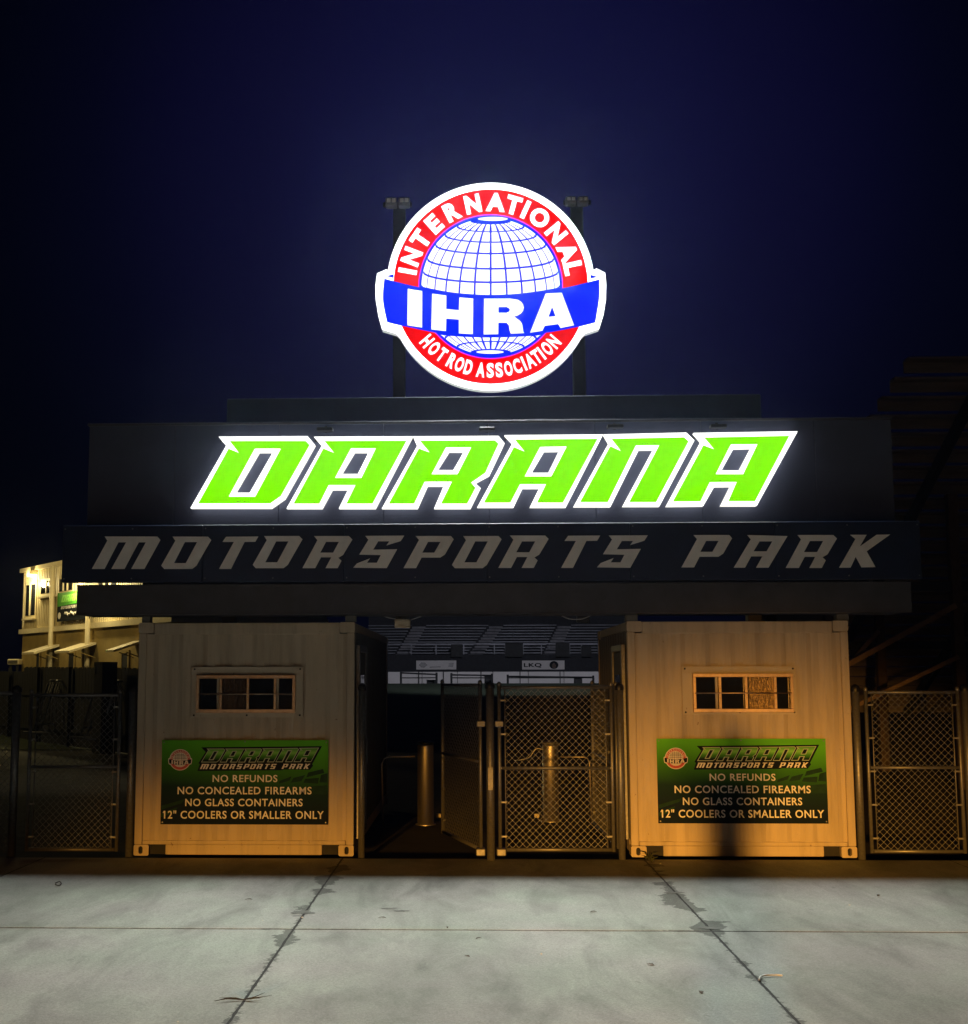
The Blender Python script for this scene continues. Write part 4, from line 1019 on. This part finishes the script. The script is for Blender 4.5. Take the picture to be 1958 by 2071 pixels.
sC, zTop = bhit(127, 1140); zTop0 = bhit(45, 1152)[1]; zTop = min(zTop, zTop0) - .05
m_ = MB(); bbox(m_, 0, LB, 0, zF-.12, -5.0, 0); m_.build('ground_floor_wall', 'stucco', HB)
m_ = MB(); s = 0.0
sEnd = LB
while s < sEnd:
    bbox(m_, s, min(s+.09, sEnd), zF+.05, zTop, -.08, .03); s += .18
bbox(m_, 0, sEnd, zF+.05, zTop, -5.0, -.0001+.0); m_.build('upper_wall', 'corr', HB)
m_ = MB(); bbox(m_, -.1, LB+.1, zF-.12, zF+.05, -5.0, .12); m_.build('floor_band', 'trim', HB)
m_ = MB(); bbox(m_, -.15, LB+.2, zTop, zTop+.14, -5.1, .14); m_.build('roof', 'trim', HB)
for px in (106.5, 181):
    m_ = MB(); s_, _ = bhit(px, 1250, .12); m_.tube([bpnt(s_, 0, .17), bpnt(s_, zTop if px < 150 else zF+1.1, .17)], .085, 8); m_.build('downpipe', 'trim', HB)
def bwindow(px0, py0, px1, py1, nb):
    f = MB(); s0, za = bhit(px0, py0, .06); s1, zb = bhit(px1, py1, .06)
    bbox(f, s0-.09, s1+.09, zb-.1, za+.09, .031, .06); w = f.build('window', 'trim', HB)
    g_ = MB(); bbox(g_, s0, s1, zb, za, .0605, .075); g_.build('pane', 'glass', w)
    f = MB()
    for k in range(1, nb): sm_ = s0+(s1-s0)*k/nb; bbox(f, sm_-.045, sm_+.045, zb, za, .0755, .10)
    bbox(f, s0-.15, s1+.15, zb-.16, zb-.101, .031, .16); f.build('mullion', 'trim', w)
bwindow(54, 1184, 70, 1244, 2); bwindow(84, 1177, 106, 1198, 2); bwindow(121, 1172, 146, 1193, 3); bwindow(200, 1166, 236, 1184, 3)
# door/awning groups of the ground floor
def awning(px0, px1, pyf, pyb, shift):
    s0, zf = bhit(px0, pyf, .9); s1, _ = bhit(px1, pyf, .9); zb = bhit((px0+px1)/2, pyb, .02)[1]
    m_ = MB(); P = [bpnt(s0,zf,.9), bpnt(s1,zf,.9), bpnt(s1,zb,.02), bpnt(s0,zb,.02)]; Q = [p+Vector((0,0,-.07)) for p in P]
    m_.add(P+Q, [(0,1,2,3),(7,6,5,4),(0,4,5,1),(1,5,6,2),(2,6,7,3),(3,7,4,0)]); aw = m_.build('awning', 'trim', HB)
    b_ = MB()
    for s_ in (s0+.06, s1-.06): b_.bar(bpnt(s_, zf-.06, .5), bpnt(s_, zf-.22, .03), .025)
    b_.build('awning_bracket', 'stucco', aw)
    return s0, s1, zf
for (pa, pb, pf, pk, d0, d1) in ((44,68,1320,1307,76,82), (110,140,1317,1303,141,152), (213,230,1315,1299,249,261)):
    awning(pa, pb, pf, pk, 0)
    f = MB(); s0, _ = bhit(d0, 1330); s1, zt_ = bhit(d1, 1321); bbox(f, s0, s1, .05, zt_, .001, .035); dd = f.build('door', 'dark', HB)
    f = MB(); bbox(f, s0-.1, s0-.001, .05, zt_+.1, .001, .05); bbox(f, s1+.001, s1+.1, .05, zt_+.1, .001, .05); bbox(f, s0, s1, zt_+.001, zt_+.1, .001, .05); f.build('door_frame', 'stucco', dd)
# wall lamp (lit) and lamps further along under the eaves
sl, zl = bhit(57, 1160, .3)
f = MB(); bbox(f, sl-.16, sl+.16, zl-.03, zl+.12, .031, .30); wlp = f.build('wall_lamp', 'trim', HB)
lm = MB(); bbox(lm, sl-.14, sl+.14, zl-.10, zl-.031, .06, .29); MT['bulb'] = emat("wall_lamp_glow", (1.0, 0.86, 0.42), 14.0); lm.build('lens', 'bulb', wlp)
lp_ = bpnt(sl, zl-.35, .45)
lamp("wall_lamp_light", 'POINT', lp_, None, 120, (1.0, 0.80, 0.36), shadow_soft_size=0.12)
for px in (150, 215):
    s_, z_ = bhit(px, 1168, .3); f = MB(); bbox(f, s_-.16, s_+.16, z_, z_+.13, .031, .30); w_ = f.build('wall_lamp', 'trim', HB)
    f = MB(); bbox(f, s_-.14, s_+.14, z_-.07, z_-.001, .06, .29); f.build('lens', 'bulb', w_)
    lamp("wall_lamp_light", 'POINT', bpnt(s_, z_-.3, .5), None, 120, (1.0, 0.80, 0.36), shadow_soft_size=0.12)
lamp("forecourt_lamp", 'SPOT', bpnt(LB*.35, zTop+3.0, 7.5), bpnt(LB*.5, 2.4, 0), 900, (1.0, 0.74, 0.28), spot_size=R(100), spot_blend=0.5, shadow_soft_size=0.25)
# printed banner on its upper floor
sa, za = bhit(115, 1200, .2); sb, zb = bhit(178, 1251, .2)
bb = thing('wall_banner', "green and black banner on the upper floor of the lit building", 'banner', bpnt((sa+sb)/2, zb, .16))
f = MB(); bbox(f, sa, sb, zb, za, .14, .17); f.build('sheet', 'pblack', bb)
def wp(u, v, k): return bpnt(sa+(sb-sa)*u, zb+(za-zb)*v, .172+.004*k)
MT['pgreen'] = mat("printed_green", (0.06, 0.34, 0.02), 0.5, var=.25, vscale=6)
MT['plime'] = mat("printed_lime", (0.25, 0.72, 0.10), 0.5)
MB().flat([[wp(0,.52,0),wp(1,.60,0),wp(1,1,0),wp(0,1,0)]]).build('green_field', 'pgreen', bb)
f = MB()
for L_ in LET: f.flat([[wp(.12+.84*(x-385)/(1612-385), .66+.26*(1028-y)/154, 1) for x, y in lp] for lp in L_['body']])
f.build('logo_letters', 'plime', bb)
f = MB()
for it in WORD: f.flat([[wp(.12+.8*(x-184)/1616, .42+.10*(1150-y)/68, 1) for x, y in lp] for lp in word_loops(it)])
f.build('lettering', 'ptext', bb)
f = MB(); rnd = random.Random(11); pts = [wp(.25+.45*k/24, .24+.05*math.sin(k*1.9)+.03*math.sin(k*.7), 1.5) for k in range(25)]; f.tube(pts, .022, 5)
f.flat([[wp(.08+.05*math.cos(k*.4), .2+.12*math.sin(k*.4), 1) for k in range(15)]]); f.build('script_line', 'ptext', bb)
f = MB(); f.flat([[wp(.84,.22,1),wp(.88,.12,1),wp(.93,.22,1),wp(.905,.25,1),wp(.885,.22,1),wp(.862,.25,1)]]); f.build('emblem', 'pred', bb)

# dark fence, pale cooling unit and stacked crowd barriers in front of that building
def fpt(px, z, off=2.2):
    d = ray(px, 1360); P0 = PL + nB*off; tt = (P0-CAMP).dot(nB)/d.dot(nB); p = CAMP + d*tt; return Vector((p.x, p.y, z))
FA = fpt(-30, 0); FB = fpt(292, 0); dF = (FB-FA).normalized(); lF = (FB-FA).length
zfa = bhit(48, 1347, 2.2)[1]; zfb = bhit(275, 1352, 2.2)[1]
ff = thing('slat_fence', "dark slatted fence in front of the lit building", 'fence', (FA+FB)/2)
m_ = MB(); sfl = 0.0; i = 0
def fbox(mb, s0, s1, z0, z1, o0, o1):
    P = [FA + dF*s + nB*o + Vector((0,0,z)) for z in (z0,z1) for o in (o1,o0) for s in (s0,s1)]
    mb.add(P, [(0,1,3,2),(4,6,7,5),(0,4,5,1),(1,5,7,3),(3,7,6,2),(2,6,4,0)])
s48 = (fpt(48,0)-FA).dot(dF)
while sfl < lF:
    zt = zfa+(zfb-zfa)*(sfl/lF) + .02*math.sin(i*2.1) - (.14 if sfl < s48 else 0); fbox(m_, sfl, sfl+.119, .02, zt, .004*(i%2), .025+.004*(i%2)); sfl += .12; i += 1
m_.build('slat', 'darkfence', ff)
m_ = MB()
for zz in (.4, 1.4): fbox(m_, 0, lF, zz, zz+.08, .031, .07)
m_.build('rail', 'darkfence', ff)
for k_ in range(5):
    m_ = MB(); fbox(m_, .3+k_*lF/5, .4+k_*lF/5, 0, zfb+.06, .071, .16); m_.build('post', 'darkfence', ff)
p_ = fpt(221, 0, 2.6); sct = (p_-FA).dot(dF); zc_ = bhit(221, 1339, 2.6)[1]
t = thing('utility_cabinet', "dark cabinet rising above the slatted fence near the left container", 'cabinet', p_)
m_ = MB(); fbox(m_, sct-.3, sct+.3, 0, zc_, .3, .7); m_.build('body', 'darkfence', t); m_ = MB(); fbox(m_, sct-.2, sct-.15, zc_-.3, zc_-.1, .701, .72); m_.build('handle', 'galv', t)
YU = 33.0; a = at(15, 1333, YU); b = at(37, 1343, YU)
t = thing('cooling_unit', "pale boxy cooling unit beyond the fence at the left edge", 'machine', ((a.x+b.x)/2, YU, 0))
MB().cbox(a.x, b.x, YU, YU+.6, b.z-.02, a.z, .02).build('housing', 'trim', t)
m_ = MB()
for k in range(4): m_.box(a.x+.03, b.x-.03, YU-.02, YU-.001, b.z+.02+(a.z-b.z-.05)*k/4, b.z+.02+(a.z-b.z-.05)*(k+.55)/4)
m_.build('grille', 'darkfence', t)
m_ = MB(); m_.box(a.x+.05, a.x+.12, YU+.1, YU+.2, 0, b.z-.021); m_.box(b.x-.12, b.x-.05, YU+.1, YU+.2, 0, b.z-.021); m_.build('leg', 'darkfence', t)
lamp("forecourt_lamp", 'SPOT', fpt(150, 6.0, 6.0), fpt(150, 0.0, 6.2), 120, (1.0, 0.82, 0.5), spot_size=R(62), spot_blend=0.7, shadow_soft_size=0.15)
# leaning barriers stacked in front of the fence
bgp = 'metal crowd barriers leaning in front of the dark fence'
def barrier_proto():
    t = thing('crowd_barrier', "steel crowd barrier leaning at the left end of the row before the dark fence", 'barrier', (0, 0, 0), bgp)
    f = MB(); ln, hh = 1.15, 1.0
    def T(y, z): return (0.18*z/hh*1.6, y, z)
    f.tube([T(0,0.06),T(0,hh*.93),T(.05,hh),T(ln-.05,hh),T(ln,hh*.93),T(ln,.06)], .02, 8); f.tube([T(0,.18),T(ln,.18)], .018, 8); f.build('frame', 'galv', t)
    b_ = MB()
    for k in range(1, 8): b_.tube([T(ln*k/8,.19),T(ln*k/8,hh-.01)], .008, 6)
    b_.build('infill_bar', 'galv', t)
    ft = MB(); ft.cbox(-.22,.22,.1,.16,0,.03,.005); ft.cbox(-.22,.22,ln-.16,ln-.1,0,.03,.005); ft.build('foot', 'galv', t)
    return t
bpx = [70, 83, 165, 178, 190, 203]
bl_ = ["steel crowd barrier at the left end of the row before the dark fence", "steel crowd barrier second from the left before the dark fence",
       "steel crowd barrier first of the four standing close together", "steel crowd barrier second of the four standing close together",
       "steel crowd barrier third of the four standing close together", "steel crowd barrier nearest the left container before the dark fence"]
proto = barrier_proto()
for i, px in enumerate(bpx):
    if i == 0: o = proto
    else:
        o = proto.copy(); COL.objects.link(o)
        for c in proto.children: 
            cc = c.copy(); COL.objects.link(cc); cc.parent = o
    o.location = fpt(px, 0.35, 2.9); o.scale = (1.5, 1.5, 1.5); o['label'] = bl_[i]

# ------------------------------------------------------------------ back of the steel grandstand at the right
SR = thing('steel_grandstand', "dark underside of a steel bleacher stand with planks and braces at the right edge", 'grandstand', (8.5, 9.0, 0))
pk = MB(); NP = 27; X0, X1 = 6.0, 18.0
YA, YZ = 7.0, 19.5
for i in range(NP):
    u = i/(NP-1); y = YA+(YZ-YA)*u; z = 7.2 - 6.0*u
    xa_ = X0 + 1.1*(1-u)**2; pk.box(xa_, X1, y, y+.26, z, z+.045); pk.box(xa_, X1, y+.27, y+.30, z-.17, z+.04)
pk.build('plank', 'plank', SR)
for xx in (6.15, 8.4, 10.8, 13.4):
    ys_ = YA + (4.2 if xx < 7 else -.1); m_ = MB(); m_.bar((xx, ys_, 7.05-6.0*(ys_-YA)/(YZ-YA)), (xx, YZ, 1.02), .12, .2); m_.build('raker', 'pole', SR)
for (xx, yy, zt) in ((6.15, 9.0, 5.2), (8.4, 9.0, 5.2), (10.8, 9.0, 5.2), (6.15, 13.5, 3.3), (8.4, 13.5, 3.3), (10.8, 13.5, 3.3)):
    m_ = MB(); m_.cbox(xx-.09, xx+.09, yy-.09, yy+.09, 0, zt, .01); m_.build('post', 'rust', SR)
for a_, b_, w_ in (((6.2,8.9,2.05),(8.35,8.9,3.2),.09),((6.2,8.88,1.3),(8.35,8.88,2.3),.07),((8.45,8.9,1.2),(10.75,8.9,3.6),.09),((6.2,13.4,.6),(8.35,13.4,2.9),.08)):
    MB().bar(a_, b_, w_).build('brace', 'bracelit', SR)
m_ = MB(); m_.bar((X0, 9.0, 3.55), (X1, 9.0, 3.55), .08, .16); m_.bar((X0, 13.5, 2.6), (X1, 13.5, 2.6), .08, .16); m_.build('beam', 'pole', SR)

# ------------------------------------------------------------------ thin night haze that glows round the lit signs
hz = MB().box(-45, 45, -48, 112, -1.2, 14.5).build('haze', 'concrete'); hz['kind'] = 'stuff'
hm = bpy.data.materials.new('night_haze'); hm.use_nodes = True; hn = hm.node_tree; hn.nodes.remove(hn.nodes['Principled BSDF'])
hv = hn.nodes.new('ShaderNodeVolumePrincipled'); hv.inputs['Density'].default_value = 0.00017; hv.inputs['Anisotropy'].default_value = 0.92; hv.inputs['Color'].default_value = (0.50, 0.60, 1, 1)
hn.links.new(hv.outputs[0], hn.nodes['Material Output'].inputs['Volume']); hz.data.materials.clear(); hz.data.materials.append(hm)

# ------------------------------------------------------------------ small things on the forecourt
p = gnd(491, 2024)
tw = thing('dry_weed', "dry branching weed lying over the left slab joint", 'weed', (p.x, p.y, 0))
m_ = MB(); rr = random.Random(4)
for k in range(11):
    a_ = rr.uniform(-.6, .6) + (0 if k % 2 else math.pi); ln = rr.uniform(.08, .24)
    p1 = p + Vector((math.cos(a_)*ln*.5, math.sin(a_)*ln*.25, .012+.01*rr.random())); p2 = p + Vector((math.cos(a_+.25)*ln, math.sin(a_+.25)*ln*.6, .008+.03*rr.random()))
    m_.tube([p+Vector((0,0,.006)), p1, p2], [.0035, .0025, .001], 5)
m_.build('stem', 'twig', tw)
for (px, py, s_) in ((1307,1738,.6),(1313,1741,.8),(1318,1744,.7)):
    q_ = gnd(px, py)
    m_ = MB()
    for k in range(14):
        a_ = rr.uniform(0, 6.28); ln = rr.uniform(.05, .16)*s_; m_.tube([q_, q_+Vector((math.cos(a_)*ln*.4, math.sin(a_)*ln*.4, ln*.7)), q_+Vector((math.cos(a_)*ln, math.sin(a_)*ln, ln*.8))], [.004,.003,.001], 4)
    m_.build('tuft_%d' % px, 'weed')
    o = bpy.data.objects['tuft_%d' % px]; o.name = 'weed_tuft'
    tag(o, {1307:"small weed tuft in the right slab joint, nearest the right container",1313:"small weed tuft in the right slab joint, middle of three",1318:"small weed tuft in the right slab joint, farthest from the container"}[px], 'weed', 'weed tufts in the right slab joint')
m_ = MB(); m_.tube(smooth_curve([tuple(gnd(x, y, .012)) for x, y in ((1535,1981),(1538,1976),(1545,1973),(1560,1972),(1575,1972),(1582,1973))]), .006, 6)
tag(m_.build('plastic_tie', 'wirewhite'), "thin white bent plastic tie beside the right slab joint", 'tie')
m_ = MB(); m_.tube(smooth_curve([tuple(gnd(x, y, .012)) for x, y in ((112,1786),(120,1783),(124,1787),(119,1791),(112,1789))]), .005, 6)
tag(m_.build('bent_twig', 'twig'), "small bent twig on the concrete at the far left", 'twig')
chips = [((490,1764),"pale chip on the concrete before the left container"),((531,1862),"pale chip left of the left joint crossing"),((611,1856),"pale chip lying in the left joint stain"),((1095,1930),"pale chip on the concrete right of the middle"),((1336,1747),"pale chip at the foot of the right container"),((1718,1831),"pale chip on the right hand slab near the cross joint"),((360,2067),"pale chip at the lower edge left of the joint")]
for (pxy, lb) in chips:
    q_ = gnd(*pxy); m_ = MB(); r_ = rr.uniform(.005, .008); m_.add([(q_.x+r_*1.4*math.cos(k*1.05)*rr.uniform(.7,1.1), q_.y+r_*math.sin(k*1.05), .001) for k in range(6)]+[(q_.x+r_*.6*math.cos(k*1.05), q_.y+r_*.6*math.sin(k*1.05), r_*.9) for k in range(6)], [(0,1,7,6),(1,2,8,7),(2,3,9,8),(3,4,10,9),(4,5,11,10),(5,0,6,11),(6,7,8,9,10,11)])
    tag(m_.build('stone_chip', 'pebble'), lb, 'chip', 'pale chips on the concrete')
leaves = [((503,1820),"dark leaf left of the left joint stain"),((773,1857),"dark leaf below the two oval stains"),((1200,1845),"dark leaf near the middle of the right half, above the cross joint"),((1316,1952),"dark leaf below the cross joint left of the right joint"),((1418,2008),"dark leaf low on the concrete left of the right joint"),((968,1899),"pair-sized dark leaf below the cross joint near the centre"),((1777,1812),"dark leaf on the right slab"),((945,1935),"dark leaf below the centre of the cross joint"),((905,1877),"dark leaf lying on the cross joint")]
for (pxy, lb) in leaves:
    q_ = gnd(*pxy); m_ = MB(); a_ = rr.uniform(0, 3.1); l_ = rr.uniform(.018, .034); w_ = l_*.45; c_, s_ = math.cos(a_), math.sin(a_)
    pp = [(-l_,0,.004),(-l_*.3,w_,.010),(l_*.4,w_*.8,.012),(l_,0,.005),(l_*.4,-w_*.8,.010),(-l_*.3,-w_,.012)]
    pp = [(q_.x+x*c_-y*s_, q_.y+x*s_+y*c_, z) for x, y, z in pp]; m_.prism([pp], (0,0,-.002))
    tag(m_.build('fallen_leaf', 'leaf'), lb, 'leaf', 'dark leaves on the concrete')

# ------------------------------------------------------------------ the person with the phone, standing behind the viewpoint (throws the tall shadow on the right container)
MT['cloth_dark'] = mat("dark_cotton", (0.03, 0.032, 0.04), 0.9, var=.2, vscale=20)
MT['denim'] = mat("blue_denim", (0.04, 0.06, 0.11), 0.9, var=.2, vscale=30)
MT['skin'] = mat("skin", (0.45, 0.27, 0.19), 0.55)
MT['hair'] = mat("brown_hair", (0.04, 0.025, 0.015), 0.7)
PX, PY = -0.21, -15.62
def skin_body(name, nodes, edges, material, parent, root=0, sub=2):
    me = bpy.data.meshes.new(name); me.from_pydata([n[:3] for n in nodes], edges, [])
    o = bpy.data.objects.new(name, me); COL.objects.link(o)
    sk = o.modifiers.new("skin", 'SKIN'); o.modifiers.new("sub", 'SUBSURF').levels = sub
    o.modifiers['sub'].render_levels = sub
    for i, n in enumerate(nodes):
        v = me.skin_vertices[0].data[i]; v.radius = (n[3], n[4] if len(n) > 4 else n[3]); v.use_root = (i == root)
    dg = bpy.context.evaluated_depsgraph_get(); dg.update()
    m2 = bpy.data.meshes.new_from_object(o.evaluated_get(dg)); bpy.data.objects.remove(o)
    for p in m2.polygons: p.use_smooth = True
    m2.materials.clear(); m2.materials.append(MT[material])
    o = bpy.data.objects.new(name, m2); COL.objects.link(o); o.parent = parent; return o
PN = thing('person', "person in dark clothes holding up a phone, standing behind the viewpoint", 'person', (PX, PY, 0))
bn_ = [(0,0,.98,.15,.11),(0,.0,1.18,.14,.10),(0,-.01,1.38,.17,.11),(0,0,1.50,.085,.075),(0,.01,1.56,.055),(0,.03,1.63,.075,.085),(0,.035,1.72,.080,.095),(0,.03,1.79,.05,.06)]
be_ = [(0,1),(1,2),(2,3),(3,4),(4,5),(5,6),(6,7)]
for sg in (-1, 1):
    b0 = len(bn_)
    bn_ += [(sg*.19,-.01,1.44,.062),(sg*.25,.16,1.56,.046),(sg*.235,.24,1.64,.042),(sg*.12,.40,1.86,.030),(sg*.095,.46,1.93,.024,.034)]
    be_ += [(2,b0),(b0,b0+1),(b0+1,b0+2),(b0+2,b0+3),(b0+3,b0+4)]
    b0 = len(bn_)
    bn_ += [(sg*.10,0,.86,.095),(sg*.115,.01,.50,.062),(sg*.12,-.02,.28,.055),(sg*.125,-.03,.09,.042),(sg*.135,.10,.045,.045,.035)]
    be_ += [(0,b0),(b0,b0+1),(b0+1,b0+2),(b0+2,b0+3),(b0+3,b0+4)]
skin_body('body', bn_, be_, 'skin', PN)
skin_body('shirt', [(0,0,.93,.165,.125),(0,0,1.18,.155,.115),(0,-.01,1.39,.185,.125),(0,-.005,1.48,.10,.09),(-.20,-.01,1.44,.078),(-.235,.10,1.515,.066),(.20,-.01,1.44,.078),(.235,.10,1.515,.066)], [(0,1),(1,2),(2,3),(2,4),(4,5),(2,6),(6,7)], 'cloth_dark', PN)
skin_body('trousers', [(0,0,.97,.158,.12),(-.10,0,.84,.108),(-.115,.01,.50,.078),(-.12,-.02,.28,.07),(-.125,-.03,.10,.066),(.10,0,.84,.108),(.115,.01,.50,.078),(.12,-.02,.28,.07),(.125,-.03,.10,.066)], [(0,1),(1,2),(2,3),(3,4),(0,5),(5,6),(6,7),(7,8)], 'denim', PN)
skin_body('hair', [(0,-.01,1.70,.085,.085),(0,.0,1.77,.085,.095),(0,.02,1.82,.05,.06)], [(0,1),(1,2)], 'hair', PN)
for sg in (-1, 1):
    skin_body('shoe', [(sg*.125,-.07,.045,.045,.045),(sg*.13,.04,.042,.048,.040),(sg*.138,.15,.034,.042,.030)], [(0,1),(1,2)], 'cloth_dark', PN)
    for k in range(4):
        skin_body('finger', [(sg*.092,.47,1.925+.018*k,.009),(sg*.075,.497,1.93+.018*k,.0085),(sg*.052,.50,1.932+.018*k,.0075)], [(0,1),(1,2)], 'skin', PN, sub=1)
    skin_body('thumb', [(sg*.092,.455,1.93,.010),(sg*.075,.450,1.955,.009),(sg*.056,.458,1.97,.008)], [(0,1),(1,2)], 'skin', PN, sub=1)
    MB().lathe(PX+sg*.032, PY+.118, [(.003,1.684),(.011,1.687),(.013,1.695),(.011,1.703),(.003,1.706)], 10).build('eye', 'pwhite', PN)
    skin_body('ear', [(sg*.078,.02,1.67,.014,.02),(sg*.084,.01,1.70,.014,.022)], [(0,1)], 'skin', PN, sub=1)
skin_body('nose', [(0,.115,1.695,.010),(0,.135,1.66,.014)], [(0,1)], 'skin', PN, sub=1)
skin_body('mouth', [(-.022,.108,1.625,.006),(0,.115,1.625,.008),(.022,.108,1.625,.006)], [(0,1),(1,2)], 'pred', PN, sub=1)
ph_ = MB().cbox(PX-.075, PX+.075, PY+.468, PY+.477, 1.935, 2.012, .003).build('phone', 'black')
tag(ph_, "black phone held up in both hands by the person behind the viewpoint", 'phone')
